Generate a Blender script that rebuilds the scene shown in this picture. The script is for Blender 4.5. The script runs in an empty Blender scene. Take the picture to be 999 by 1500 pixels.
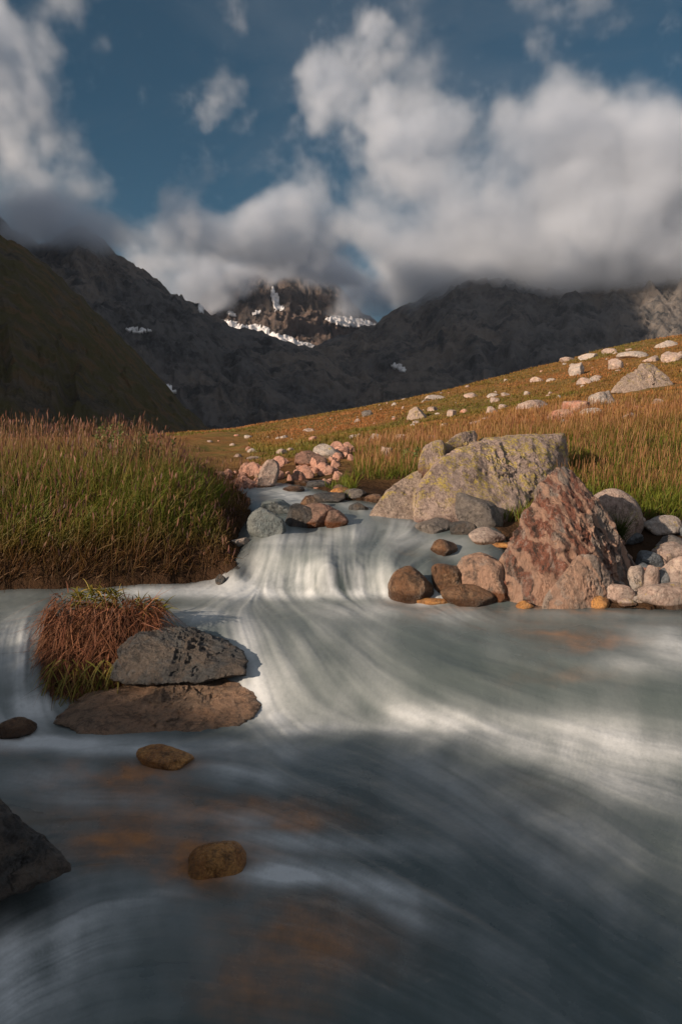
import bpy, bmesh, math, random, time
import numpy as np
from mathutils import Vector, Matrix
T0 = time.time()
R = math.radians
S = bpy.context.scene
COL = S.collection
HAZE = .3e-4
RNG = np.random.default_rng(7)

# ------------------------------------------------------------------ camera
F = 1080.0                       # focal length in photo pixels (999 x 1500)
PITCH = R(6)
CAM = (0.0, 0.0, 1.2)
cam = bpy.data.cameras.new('camera')
cam_ob = bpy.data.objects.new('camera', cam); COL.objects.link(cam_ob)
cam_ob.location = CAM
cam_ob.rotation_euler = (R(90) - PITCH, 0, 0)
cam.sensor_fit = 'VERTICAL'; cam.sensor_height = 36; cam.lens = F / 1500 * 36
cam.clip_start = 0.05; cam.clip_end = 60000
S.camera = cam_ob
CP, SP = math.cos(PITCH), math.sin(PITCH)

def P(px, py, Y):
    """point at ground distance Y seen at a photo position"""
    u = (px - 499.5) / F; v = (750 - py) / F
    dy = CP + v * SP; dz = -SP + v * CP
    s = Y / dy
    return (u * s, Y, CAM[2] + dz * s)

def PZ(px, py, z):
    u = (px - 499.5) / F; v = (750 - py) / F
    dy = CP + v * SP; dz = -SP + v * CP
    s = (z - CAM[2]) / dz
    return (u * s, dy * s, z)

def proj(X, Y, Z):
    z = Z - CAM[2]
    f = Y * CP - z * SP
    up = Y * SP + z * CP
    f = np.maximum(f, 1e-3)
    return 499.5 + F * X / f, 750 - F * up / f

# ------------------------------------------------------------------ noise
def _h(ix, iy, iz, seed):
    n = (ix.astype(np.int64) * 374761393 + iy.astype(np.int64) * 668265263 + iz.astype(np.int64) * 1442695041 + seed * 974711) & 0xffffffff
    n = ((n ^ (n >> 13)) * 1274126177) & 0xffffffff
    n = (n ^ (n >> 16)) * 2246822519 & 0xffffffff
    return ((n ^ (n >> 15)) & 0xffffff) / float(0xffffff)

def vnoise(p, seed=0):
    i = np.floor(p).astype(np.int64); f = p - i
    f = f * f * f * (f * (f * 6 - 15) + 10)
    x, y, z = i[:, 0], i[:, 1], i[:, 2]
    fx, fy, fz = f[:, 0], f[:, 1], f[:, 2]
    def L(a, b, t): return a + (b - a) * t
    c = []
    for dz in (0, 1):
        r = []
        for dy in (0, 1):
            r.append(L(_h(x, y + dy, z + dz, seed), _h(x + 1, y + dy, z + dz, seed), fx))
        c.append(L(r[0], r[1], fy))
    return L(c[0], c[1], fz) * 2 - 1

def fbm(p, octv=4, seed=0, gain=0.5, ridged=False):
    a, s, t = 1.0, 0.0, 0.0
    q = np.array(p, dtype=float)
    for k in range(octv):
        n = vnoise(q, seed + k * 17)
        if ridged: n = 1 - 2 * np.abs(n)
        s = s + a * n; t += a
        a *= gain; q = q * 2.03 + 11.7
    return s / t

def sstep(a, b, x):
    t = np.clip((x - a) / (b - a), 0, 1)
    return t * t * (3 - 2 * t)

# ------------------------------------------------------------------ mesh helpers
def tag(o, label=None, cat=None, group=None, kind=None):
    if label: o['label'] = label
    if cat: o['category'] = cat
    if group: o['group'] = group
    if kind: o['kind'] = kind
    return o

def mesh_obj(name, verts, faces, mat, smooth=True, parent=None, attrs=None):
    """verts (N,3), faces (M,k) index array; attrs: {name:(N,) or (N,3)}"""
    me = bpy.data.meshes.new(name)
    verts = np.asarray(verts, np.float32); faces = np.asarray(faces, np.int32)
    k = faces.shape[1]
    me.vertices.add(len(verts)); me.vertices.foreach_set('co', verts.ravel())
    me.loops.add(faces.size); me.loops.foreach_set('vertex_index', faces.ravel())
    me.polygons.add(len(faces))
    me.polygons.foreach_set('loop_start', np.arange(0, faces.size, k, dtype=np.int32))
    me.polygons.foreach_set('loop_total', np.full(len(faces), k, np.int32))
    if smooth: me.polygons.foreach_set('use_smooth', np.ones(len(faces), bool))
    me.update(calc_edges=True)
    for an, av in (attrs or {}).items():
        av = np.asarray(av, np.float32)
        if av.ndim == 1:
            a = me.attributes.new(an, 'FLOAT', 'POINT'); a.data.foreach_set('value', av)
        else:
            a = me.attributes.new(an, 'FLOAT_COLOR', 'POINT')
            c = np.ones((len(av), 4), np.float32); c[:, :3] = av
            a.data.foreach_set('color', c.ravel())
    me.materials.append(mat)
    ob = bpy.data.objects.new(name, me); COL.objects.link(ob)
    if parent: ob.parent = parent
    return ob

def grid_faces(nr, nc):
    i = np.arange(nr * nc).reshape(nr, nc)
    return np.stack([i[:-1, :-1], i[:-1, 1:], i[1:, 1:], i[1:, :-1]], -1).reshape(-1, 4)

# ------------------------------------------------------------------ node helper
class NB:
    def __init__(s, tree): s.t = tree
    def n(s, typ, **k):
        n = s.t.nodes.new(typ)
        for a, b in k.items(): setattr(n, a, b)
        return n
    def put(s, sock, v):
        if isinstance(v, bpy.types.NodeSocket): s.t.links.new(v, sock)
        elif isinstance(v, (tuple, list)) and len(v) == 3 and sock.type == 'RGBA': sock.default_value = (*v, 1)
        else: sock.default_value = v
    def m(s, op, a, b=None, c=None, clamp=False):
        n = s.n('ShaderNodeMath', operation=op); n.use_clamp = clamp; s.put(n.inputs[0], a)
        if b is not None: s.put(n.inputs[1], b)
        if c is not None: s.put(n.inputs[2], c)
        return n.outputs[0]
    def vm(s, op, a, b=None, out=0, scale=None):
        n = s.n('ShaderNodeVectorMath', operation=op); s.put(n.inputs[0], a)
        if b is not None: s.put(n.inputs[1], b)
        if scale is not None: s.put(n.inputs['Scale'], scale)
        return n.outputs[out]
    def noise(s, vec, scale, detail=4, rough=.55, dist=0., col=False):
        n = s.n('ShaderNodeTexNoise'); s.put(n.inputs['Vector'], vec)
        n.inputs['Scale'].default_value = scale; n.inputs['Detail'].default_value = detail
        n.inputs['Roughness'].default_value = rough; n.inputs['Distortion'].default_value = dist
        return n.outputs['Color' if col else 0]
    def ramp(s, f, stops):
        n = s.n('ShaderNodeValToRGB'); s.put(n.inputs[0], f)
        e = n.color_ramp.elements
        while len(e) < len(stops): e.new(.5)
        for k, (p, c) in enumerate(stops):
            e[k].position = p; e[k].color = (*c, 1) if not isinstance(c, float) else (c, c, c, 1)
        return n.outputs[0]
    def mix(s, f, a, b, mode='MIX'):
        n = s.n('ShaderNodeMix', data_type='RGBA', blend_type=mode); s.put(n.inputs[0], f)
        s.put(n.inputs[6], a); s.put(n.inputs[7], b); return n.outputs[2]
    def mr(s, v, a, b, c=0., d=1.):
        n = s.n('ShaderNodeMapRange'); s.put(n.inputs[0], v)
        for k, x in zip((1, 2, 3, 4), (a, b, c, d)): n.inputs[k].default_value = x
        return n.outputs[0]
    def attr(s, name, out='Fac'):
        return s.n('ShaderNodeAttribute', attribute_name=name).outputs[out]

def new_mat(name):
    m = bpy.data.materials.new(name); m.use_nodes = True
    b = NB(m.node_tree)
    bs = m.node_tree.nodes['Principled BSDF']
    return m, b, bs

def bump(b, bs, h, strength, dist):
    n = b.n('ShaderNodeBump'); n.inputs['Strength'].default_value = strength; n.inputs['Distance'].default_value = dist
    b.put(n.inputs['Height'], h); b.put(bs.inputs['Normal'], n.outputs[0])

def rock_mat(name, base, alt, dark, lichen=0., lichen_col=(.50, .40, .09), scale=1., rough=.75, wet=0., wet_col=(.14, .05, .015), vein=None, dark_amt=.5, streak=(1., 1., 1.), spec=.3):
    """speckled rock; wet: height in metres (object space) below which the stone is soaked and algae-stained"""
    m, b, bs = new_mat(name)
    tc = b.n('ShaderNodeTexCoord').outputs['Object']
    oi = b.n('ShaderNodeObjectInfo').outputs['Random']
    v = b.vm('ADD', tc, b.vm('SCALE', (3.1, 7.7, 5.3), scale=oi))
    vs = b.vm('MULTIPLY', v, streak)
    wv = b.vm('ADD', vs, b.vm('SCALE', b.noise(v, 3 * scale, 3, col=True), scale=.25 / scale))
    n1 = b.noise(wv, 2.2 * scale, 6, .68)
    n2 = b.noise(wv, 6 * scale, 8, .74)
    n3 = b.noise(v, 24 * scale, 5, .8)
    c = b.mix(b.mr(n1, .45, .54), base, alt)
    c = b.mix(b.m('MULTIPLY', b.mr(n2, .50, .60), dark_amt), c, dark)
    c = b.mix(b.m('MULTIPLY', b.mr(n2, .44, .36), .55), c, tuple(min(.7, x * 1.55) for x in base))
    c = b.mix(b.m('MULTIPLY', b.mr(n3, .52, .62), .65), c, tuple(x * .3 for x in base))
    c = b.mix(b.m('MULTIPLY', b.mr(n3, .44, .34), .5), c, tuple(min(.72, x * 1.8) for x in base))
    # hairline cracks
    fz = b.noise(b.vm('MULTIPLY', b.vm('ADD', v, b.vm('SCALE', b.noise(v, 2 * scale, 2, col=True), scale=.5 / scale)), (1.6, .8, .45)), 2.6 * scale, 5, .6)
    ck = b.m('MULTIPLY', b.m('ABSOLUTE', b.m('SUBTRACT', fz, .5)), 1.)
    gate = b.mr(b.noise(v, 1.7 * scale, 3), .45, .6)
    ckf = b.m('MULTIPLY', b.mr(ck, .010, .0), gate)
    c = b.mix(b.m('MULTIPLY', ckf, .6), c, tuple(x * .2 for x in base))
    if vein:
        w = b.n('ShaderNodeTexWave', wave_type='BANDS', bands_direction='DIAGONAL'); b.put(w.inputs['Vector'], wv)
        w.inputs['Scale'].default_value = 1.6 * scale; w.inputs['Distortion'].default_value = 9; w.inputs['Detail'].default_value = 4
        c = b.mix(b.m('MULTIPLY', b.mr(w.outputs[1], .62, .85), .8), c, vein)
    if lichen > 0:
        l1 = b.noise(v, 5 * scale, 6, .7); l2 = b.noise(v, 26 * scale, 4, .7)
        k = b.m('MULTIPLY', b.mr(l1, .62 - .2 * lichen, .68 - .2 * lichen), b.mr(l2, .44, .54))
        gz = b.n('ShaderNodeSeparateXYZ'); b.put(gz.inputs[0], b.n('ShaderNodeTexCoord').outputs['Generated'])
        k = b.m('MULTIPLY', k, b.mr(gz.outputs[2], .25, .55))
        c = b.mix(b.m('MULTIPLY', k, .85), c, lichen_col)
    rgh = b.mr(n2, .3, .7, rough - .1, rough + .1)
    if wet > 0:
        sz = b.n('ShaderNodeSeparateXYZ'); b.put(sz.inputs[0], tc)
        zz = b.m('ADD', sz.outputs[2], b.m('MULTIPLY', b.m('SUBTRACT', n1, .5), -wet * 1.2))
        k = b.mr(zz, wet * 1.15, wet * .7)
        cw = b.mix(.6, b.mix(1., c, (.5, .42, .38), 'MULTIPLY'), wet_col)
        c = b.mix(k, c, cw)
        rgh = b.m('SUBTRACT', rgh, b.m('MULTIPLY', k, rough - .22))
    b.put(bs.inputs['Base Color'], c); b.put(bs.inputs['Roughness'], rgh)
    bs.inputs['Specular IOR Level'].default_value = spec
    h = b.m('ADD', b.m('MULTIPLY', n2, 1.), b.m('MULTIPLY', n3, .35))
    h = b.m('SUBTRACT', h, b.m('MULTIPLY', ckf, .4))
    bump(b, bs, h, 1., .09 / scale)
    return m

# ------------------------------------------------------------------ rocks
def ico(sub):
    if sub not in ico.c:
        bm = bmesh.new(); bmesh.ops.create_icosphere(bm, subdivisions=sub, radius=1)
        v = np.array([x.co[:] for x in bm.verts]); f = np.array([[q.index for q in x.verts] for x in bm.faces]); bm.free()
        ico.c[sub] = (v / np.linalg.norm(v, axis=1)[:, None], f)
    return ico.c[sub]
ico.c = {}

def planes_radius(dirs, normals, d, soft=.03):
    q = dirs @ normals.T
    r = np.where(q > 1e-3, d[None] / np.maximum(q, 1e-3), 1e3)
    # soft minimum so that edges are worn, not razor sharp
    k = 1 / max(soft, 1e-4)
    mn = r.min(1)
    return mn - np.log(np.exp(-(np.minimum(r, mn[:, None] + 20 * soft) - mn[:, None]) * k).sum(1)) / k

def rock_shape(seed, sub=4, nplanes=14, cut=(.62, .95), soft=.04, amp=.06, freq=2.2, fine=.015, strata=None, sphere=1.0):
    rg = np.random.default_rng(seed)
    dirs, f = ico(sub)
    n = rg.normal(size=(nplanes, 3)); n /= np.linalg.norm(n, axis=1)[:, None]
    d = rg.uniform(cut[0], cut[1], nplanes)
    r = planes_radius(dirs, n, d, soft)
    r = np.minimum(r, sphere)
    v = dirs * r[:, None]
    a = fbm(v * freq + seed, 4, seed) * amp + fbm(v * freq * 4 + seed, 3, seed + 5, ridged=True) * fine
    v = v * (1 + a[:, None])
    if strata:
        ax = np.array(strata, float); ax /= np.linalg.norm(ax)
        h = v @ ax + fbm(v * 1.5, 2, seed + 3) * .12
        lay = vnoise(np.stack([h * 14, h * 0, h * 0], 1), seed)
        v = v * (1 + .022 * np.sign(lay) * np.abs(lay)[:, None].T.ravel() ** .5)[:, None] if lay.ndim == 1 else v
    return v, f

def fit(v, w, d, h, sink=.3):
    lo, hi = v.min(0), v.max(0)
    u = (v - lo) / (hi - lo)
    return np.stack([(u[:, 0] - .5) * w, (u[:, 1] - .5) * d, (u[:, 2] * (1 + sink) - sink) * h], 1)

def hull_rock(name, pts, mat, seed, sub=6, soft=.012, amp=.03, freq=3., fine=.012, strata_amp=0., strata_ax=(0, 0, 1), strata_f=9):
    """boulder whose facets are the convex hull of a few world points, worn and broken up by noise"""
    pts = np.array(pts, float); base = np.array([pts[:, 0].mean(), pts[:, 1].mean(), pts[:, 2].min()])
    q = pts - base
    bm = bmesh.new()
    for p in q: bm.verts.new(p)
    g = bmesh.ops.convex_hull(bm, input=bm.verts[:])
    bm.normal_update()
    c = q.mean(0)
    N, D = [], []
    for fc in bm.faces:
        nn = np.array(fc.normal[:]); dd = nn @ (np.array(fc.verts[0].co[:]) - c)
        if dd < 0: nn, dd = -nn, -dd
        if dd > 1e-4: N.append(nn); D.append(dd)
    bm.free()
    size = np.linalg.norm(q.max(0) - q.min(0))
    dirs, f = ico(sub)
    r = planes_radius(dirs, np.array(N), np.array(D), soft * size)
    v = dirs * r[:, None]
    a = fbm(v / size * freq * 2 + seed, 5, seed, .55) * amp * size
    a += fbm(v / size * freq * 7 + seed, 4, seed + 9, .6, ridged=True) * fine * size
    if strata_amp:
        ax = np.array(strata_ax, float); ax /= np.linalg.norm(ax)
        h = (v @ ax) / size * strata_f + fbm(v / size * 3, 2, seed + 2) * .9
        fr = h - np.floor(h)
        a -= strata_amp * size * (np.exp(-((fr - .5) / .09) ** 2)) * (0.4 + .6 * (vnoise(v / size * 4, seed + 1) > 0))
    v = v + dirs * a[:, None]
    v += c
    ob = mesh_obj(name, v, f, mat)
    ob.location = base
    return ob

# ------------------------------------------------------------------ height fields
class Field:
    def __init__(s, pts, smooth=0.02, k=1.0):
        p = np.array(pts, float); s.c = s.w(p[:, :2]); s.k = k
        d = np.linalg.norm(s.c[:, None] - s.c[None], axis=2)
        n = len(p)
        A = np.zeros((n + 3, n + 3)); A[:n, :n] = -np.sqrt(d ** 2 + smooth ** 2) - np.eye(n) * (k if k != 1 else 0)
        A[:n, n] = 1; A[:n, n + 1:] = s.c; A[n, :n] = 1; A[n + 1:, :n] = s.c.T
        s.s = smooth
        s.co = np.linalg.lstsq(A, np.concatenate([p[:, 2], np.zeros(3)]), rcond=None)[0]
    def w(s, xy):
        # compress distance so that far control points do not dominate near ones
        return np.stack([xy[:, 0] / (1 + np.abs(xy[:, 1]) * .22), np.sign(xy[:, 1] + 2) * np.log1p(np.abs(xy[:, 1] + 2) * .9) * 3], 1)
    def __call__(s, X, Y):
        sh = np.shape(X); X = np.ravel(X).astype(float); Y = np.ravel(Y).astype(float)
        out = np.empty(len(X)); n = len(s.c)
        for i in range(0, len(X), 40000):
            q = s.w(np.stack([X[i:i + 40000], Y[i:i + 40000]], 1))
            d = np.sqrt(((q[:, None] - s.c[None]) ** 2).sum(2) + s.s ** 2)
            out[i:i + 40000] = -d @ s.co[:n] + s.co[n] + q @ s.co[n + 1:]
        return out.reshape(sh)

WCOL = {  # water level profiles: photo column -> (photo y, height), from the foreground upstream
 -400: [(1500,0),(1095,0),(1050,.01),(1020,.06),(990,.13),(960,.20),(935,.25),(915,.272),(890,.285),(866,.29)],
 45: [(1500,0),(1095,0),(1050,.01),(1020,.06),(990,.13),(960,.20),(935,.25),(915,.272),(890,.285),(866,.29)],
 85: [(1500,0),(1060,0),(1040,.0),(1010,.05),(980,.12),(950,.20),(925,.262),(905,.28),(866,.29)],
 265: [(1500,0),(1060,0),(1040,.0),(1010,.05),(980,.12),(950,.20),(925,.262),(905,.28),(860,.295)],
 318: [(1500,0),(1070,0),(1045,.01),(1015,.06),(985,.13),(955,.20),(928,.25),(905,.277),(870,.285),(852,.30),(835,.33)],
 348: [(1500,0),(1085,0),(1055,.015),(1020,.07),(990,.13),(960,.185),(930,.24),(905,.268),(870,.283),(860,.295),(847,.33),(832,.385),(815,.445),(800,.49),(785,.53),(765,.60),(745,.66),(725,.71),(708,.76),(700,.78)],
 400: [(1500,0),(1100,0),(1070,.005),(1040,.04),(1000,.12),(960,.19),(920,.25),(890,.275),(873,.283),(862,.315),(840,.39),(822,.455),(808,.495),(790,.54),(772,.58),(750,.635),(733,.685),(718,.735),(706,.77),(700,.785)],
 470: [(1500,0),(1100,0),(1060,.02),(1020,.09),(970,.19),(930,.25),(895,.277),(877,.283),(866,.31),(842,.40),(822,.465),(808,.50),(790,.54),(772,.58),(752,.63),(733,.68),(720,.72),(712,.75)],
 550: [(1500,0),(1110,0),(1070,.01),(1040,.06),(1000,.14),(960,.20),(920,.255),(895,.277),(877,.283),(862,.31),(840,.385),(820,.45),(808,.49),(790,.535),(772,.585),(755,.63),(742,.66),(728,.70)],
 620: [(1500,0),(1110,0),(1070,.03),(1030,.10),(980,.19),(940,.24),(905,.275),(890,.28),(875,.30),(855,.36),(835,.415),(818,.455),(800,.50),(785,.535),(770,.585),(755,.615)],
 700: [(1500,0),(1120,0),(1070,.05),(1020,.13),(970,.205),(930,.25),(900,.275),(888,.28),(872,.31),(850,.37),(825,.44),(800,.50),(780,.55),(768,.58)],
 745: [(1500,0),(1122,0),(1070,.05),(1020,.13),(970,.21),(930,.253),(900,.276),(888,.28),(870,.31),(840,.40),(805,.50),(785,.545)],
 800: [(1500,0),(1126,0),(1070,.055),(1018,.135),(965,.215),(928,.256),(900,.277),(890,.285)],
 999: [(1500,0),(1140,0),(1070,.08),(1020,.16),(960,.235),(925,.265),(903,.28),(890,.285)],
 1500: [(1500,0),(1140,0),(1070,.08),(1020,.16),(960,.235),(925,.265),(903,.28),(890,.285)]}
class Water:
    def __init__(s):
        keys = sorted(WCOL)
        py = np.arange(1700, 699, -2.)
        cz = np.array([np.interp(-py, [-a for a, _ in WCOL[k]], [z for _, z in WCOL[k]]) for k in keys])
        s.px = np.arange(-400, 1501, 6.)
        z = np.array([np.interp(s.px, keys, cz[:, q]) for q in range(len(py))]).T
        def blur(a, n, ax):
            a = np.moveaxis(a, ax, 0)
            for _ in range(n): a = (np.concatenate([a[:1], a[:-1]]) + 2 * a + np.concatenate([a[1:], a[-1:]])) / 4
            return np.moveaxis(a, 0, ax)
        z = blur(blur(z, 8, 0), 3, 1)
        # wandering of the steps, so that no lip runs ruler-straight
        q = np.stack([s.px / 34., s.px * 0, s.px * 0], 1)
        off = fbm(q, 3, 301) * 15; off2 = fbm(q * 1.7, 3, 305) * 9
        for k in range(len(s.px)):
            w_ = np.exp(-((py - 835) / 26.) ** 2) * off[k] * (330 < s.px[k] < 740) + np.exp(-((py - 775) / 14.) ** 2) * off2[k] * (330 < s.px[k] < 740)
            z[k] = np.interp(-(py + w_), -py, z[k])
        v = (750 - py) / F; dy = CP + v * SP; dz = -SP + v * CP
        Y = (z - CAM[2]) / dz[None] * dy[None]
        Y = np.maximum.accumulate(np.where(dz[None] < -1e-3, Y, 1e3), axis=1)
        s.Y = np.geomspace(.8, 12, 900)
        s.g = np.array([np.interp(s.Y, Y[k] + np.arange(len(py)) * 1e-7, z[k]) for k in range(len(s.px))])
        s.g = blur(blur(s.g, 5, 0), 3, 1)
    def __call__(s, X, Y):
        sh = np.shape(X); X = np.ravel(X).astype(float); Y = np.ravel(Y).astype(float); Yc = np.clip(Y, .8, 12)
        z = np.zeros(len(X)); g = s.g
        j = np.clip(np.log(Yc / .8) / math.log(15.) * 899, 0, 898.999); c = j.astype(int); j = j - c
        for _ in range(3):
            px, _q = proj(X, np.maximum(Y, .8), z)
            i = np.clip((px + 400) / 6., 0, len(s.px) - 1.001); a = i.astype(int); i = i - a
            z = (g[a, c] * (1 - i) + g[a + 1, c] * i) * (1 - j) + (g[a, c + 1] * (1 - i) + g[a + 1, c + 1] * i) * j
        return z.reshape(sh)
WF = Water()
GL = [  # ground: photo x, y, distance
 # left bank
 (-250,800,4.42),(0,800,4.42),(100,800,4.44),(200,798,4.52),(280,795,4.62),(330,790,4.72),
 (-250,745,4.75),(0,745,4.75),(120,745,4.8),(220,742,4.88),(300,752,4.95),(345,764,5.0),
 (-250,704,5.3),(0,704,5.3),(120,704,5.3),(220,707,5.4),(300,726,5.45),(350,748,5.35),
 (-250,690,6.2),(0,690,6.2),(120,690,6.2),(220,688,6.3),(290,698,6.6),
 (-250,670,9),(0,672,9),(150,670,9),(250,664,10),(-250,645,20),(0,648,20),(200,650,22),(270,648,24),
 # right hill skyline
 (300,642,60),(350,634,55),(400,626,52),(450,616,50),(500,604,48),(560,592,46),(620,580,44),(700,561,42),(760,547,42),(820,530,41),(880,513,40),(940,501,40),(999,493,40),(1300,440,42),
 # right hill flank
 (330,672,22),(400,660,20),(450,650,20),(520,640,19),(600,620,22),(700,598,24),(800,570,25),(900,545,26),(999,525,28),(1300,470,28),
 (350,684,8.6),(400,682,8.3),(450,671,8.9),(500,666,9.2),(560,655,12),(640,635,13),(740,618,13.5),(850,598,14),(999,570,15),(1300,520,15),
 (340,701,7.1),(400,702,7.0),(450,703,6.9),(500,700,6.8),(540,696,6.9),(580,690,7.1),
 (480,714,6.5),(530,722,6.2),(560,735,5.85),(600,690,7.6),(700,665,8),(800,655,8.2),(900,640,8.5),(999,625,9),(1300,590,9),
 (600,760,5.7),(680,755,5.6),(720,745,5.6),(760,715,5.9),(850,700,6.1),(920,715,6.0),(999,720,6.1),(850,765,5.1),(930,765,5.1),(999,762,5.15),(1300,750,5.3),
 (700,775,5.15),(740,800,4.7),(800,835,4.5),(850,870,4.1),(800,870,4.15),(900,835,4.45),(999,835,4.45),(1100,835,4.5),(900,870,4.1),(960,870,4.1),(1100,872,4.1),(900,800,4.8),(999,800,4.8),(1100,800,4.85),(999,775,5.05)]
GW = [(-4,3,.9),(-3.2,1.5,.4),(-4.5,1.5,1.1),(-6,0,2.1),(-4.2,-.8,1.5),(-5,-2.5,2.5),(-8,-3,3.6),(-8,2,2.2),(-9,6,1.6),(-14,0,3.4),(-4,-4,1.6),(0,-5,.6),(5,-4,1.),(5.5,2,.8),(7,4,1.2),(9,-3,1.5),(-20,20,1.5)]  # off-frame ground; the mound on the left is raised to shade the foreground water
GF = Field([P(*a) for a in GL] + GW, .08)

# shoreline (world) : photo x,y at water level, then closed round the camera
sh_px = [(-500,868,.29),(-200,868,.29),(0,866,.29),(80,864,.29),(160,861,.29),(230,856,.29),(290,852,.30),(326,850,.31),(342,832,.39),(350,808,.49),(360,788,.54),(350,770,.58),(366,752,.63),(372,738,.67),
         (358,722,.71),(338,710,.75),(318,702,.775),(335,697,.79),(380,704,.77),(440,711,.76),(480,718,.73),(512,730,.70),(540,737,.665),
         (575,744,.65),(620,750,.62),(665,752,.61),(705,763,.585),(745,780,.55),(765,830,.40),(790,870,.30),(860,886,.29),(930,889,.29),(999,889,.29),(1400,892,.29)]
SHORE = [PZ(*a)[:2] for a in sh_px] + [(3.6, 3.2), (3.4, 1.), (3.6, -3.4), (-3.0, -3.4), (-2.9, 0.8), (-3.0, 2.6), (-3.2, 3.6)]
SHORE = np.array(SHORE)

def shore_dist(X, Y):
    """>0 on land, <0 in the stream"""
    sh = np.shape(X); X = np.ravel(X); Y = np.ravel(Y)
    a = SHORE; b = np.roll(SHORE, -1, 0)
    best = np.full(len(X), 1e9); ins = np.zeros(len(X), bool)
    for (ax, ay), (bx, by) in zip(a, b):
        dx, dy = bx - ax, by - ay
        t = np.clip(((X - ax) * dx + (Y - ay) * dy) / (dx * dx + dy * dy + 1e-12), 0, 1)
        best = np.minimum(best, (X - ax - t * dx) ** 2 + (Y - ay - t * dy) ** 2)
        c = ((ay > Y) != (by > Y)) & (X < (bx - ax) * (Y - ay) / (by - ay + 1e-12) + ax)
        ins ^= c
    d = np.where(ins, -np.sqrt(best), np.sqrt(best))
    p = np.stack([X, Y, X * 0], 1)
    return (d + (fbm(p * 2.6, 3, 91) * .085) * np.clip(1 - np.abs(d) * 1.2, 0, 1)).reshape(sh)

def ground_z(X, Y):
    d = shore_dist(X, Y)
    w = WF(X, Y); g = GF(X, Y)
    wn = np.clip((d + .0) / np.where((X < 0) & (Y < 6.5), .13, .30), 0, 1)
    far = sstep(7.5, 10, Y)
    p = np.stack([np.ravel(X), np.ravel(Y), np.ravel(Y) * 0], 1)
    det = (fbm(p * 1.6, 4, 3) * .05 + fbm(p * .35, 3, 8) * .12 * np.clip((p[:, 1] - 6) / 10, 0, 1)).reshape(np.shape(X))
    det = det * np.where((Y < 5.3) & (X > .3), .25, 1.)
    land = w + .015 + (np.maximum(g, w + .03) - w) * (1 - (1 - wn) ** 1.8) + det * np.clip(d / .5, 0, 1)
    bed = w - .04 - .34 * sstep(0, .45, -d) + det * .6
    z = np.where(d > 0, land, bed)
    # past the brow of the hill the land falls away into the main valley
    br = np.clip(Y - 46 - 3 * np.sin(X * .1), 0, None)
    return np.where(Y > 40, g + det - br * .30, z)

def hit(px, py, y0=1.2, y1=60., water=True):
    """ground (or water) point seen at a photo position"""
    Ys = np.geomspace(y0, y1, 500)
    pts = np.array([P(px, py, y) for y in Ys])
    g = ground_z(pts[:, 0], pts[:, 1])
    if water: g = np.where(shore_dist(pts[:, 0], pts[:, 1]) < 0, WF(pts[:, 0], pts[:, 1]), g)
    k = np.where(g >= pts[:, 2])[0]
    if len(k) == 0: return Vector(P(px, py, 42.))
    return Vector(pts[k[0]])

print('fields', time.time() - T0)
# ------------------------------------------------------------------ ground mesh
def soil_mat():
    m, b, bs = new_mat('meadow_soil')
    tc = b.n('ShaderNodeTexCoord').outputs['Object']
    n1 = b.noise(tc, .35, 5, .6); n2 = b.noise(tc, 3., 6, .7); n3 = b.noise(tc, 30, 4, .7)
    sp = b.n('ShaderNodeSeparateXYZ'); b.put(sp.inputs[0], tc)
    near = b.mix(b.mr(n2, .4, .62), (.035, .020, .012), (.07, .04, .022))
    mead = b.mix(b.mr(n1, .42, .58), (.20, .095, .035), (.11, .10, .028))
    mead = b.mix(b.mr(n2, .4, .65), mead, (.26, .15, .06))
    yy = b.m('ADD', sp.outputs[1], b.m('MULTIPLY', n1, 3.))
    c = b.mix(b.mr(yy, 7.5, 10.), near, mead)
    c = b.mix(b.m('MULTIPLY', b.mr(n3, .45, .7), .5), c, (.02, .014, .008))
    b.put(bs.inputs['Base Color'], c); bs.inputs['Roughness'].default_value = .95
    bs.inputs['Specular IOR Level'].default_value = .1
    bump(b, bs, b.m('ADD', n2, b.m('MULTIPLY', n3, .4)), .8, .08)
    return m

def tgrid(Y, t): return t[None, :] * (Y[:, None] + 2.), np.repeat(Y[:, None], len(t), 1)
Yr = np.geomspace(.8, 122, 620) - 4.8
Yr = np.concatenate([[-12, -9, -7, -5.6], np.linspace(-4.6, 1, 60), np.geomspace(4.02, 122, 540) - 3.0])
tc_ = np.concatenate([np.linspace(-3, -.62, 60)[:-1], np.linspace(-.62, .62, 420), np.linspace(.62, 3, 60)[1:]])
Xg = tc_[None, :] * (np.maximum(Yr, .5)[:, None] + 3.5); Yg = np.repeat(Yr[:, None], len(tc_), 1)
Zg = ground_z(Xg, Yg)
ground = mesh_obj('ground', np.stack([Xg, Yg, Zg], -1).reshape(-1, 3), grid_faces(*Zg.shape), soil_mat())
tag(ground, kind='structure')
print('ground', time.time() - T0)

# ------------------------------------------------------------------ rocks: materials
M_PALE = rock_mat('pale_pinkish_stone', (.50, .38, .33), (.40, .33, .30), (.16, .12, .10), lichen=.15, scale=2., dark_amt=.6, wet=.02, wet_col=(.10, .06, .035))
M_PALE2 = rock_mat('pale_grey_stone', (.42, .39, .37), (.50, .42, .37), (.14, .13, .12), lichen=.1, scale=2.2, dark_amt=.5)
M_SALMON = rock_mat('salmon_rubble_stone', (.56, .31, .24), (.48, .28, .22), (.25, .13, .10), scale=3., dark_amt=.35)
M_PINK = rock_mat('pink_orange_stone', (.52, .25, .18), (.45, .30, .24), (.18, .09, .07), lichen=.1, scale=2.)
M_LICH = rock_mat('lichened_boulder_stone', (.42, .33, .29), (.33, .26, .23), (.09, .065, .055), lichen=.72, scale=1.9, streak=(1, 1, .6), wet=.2, wet_col=(.12, .05, .04))
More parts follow.
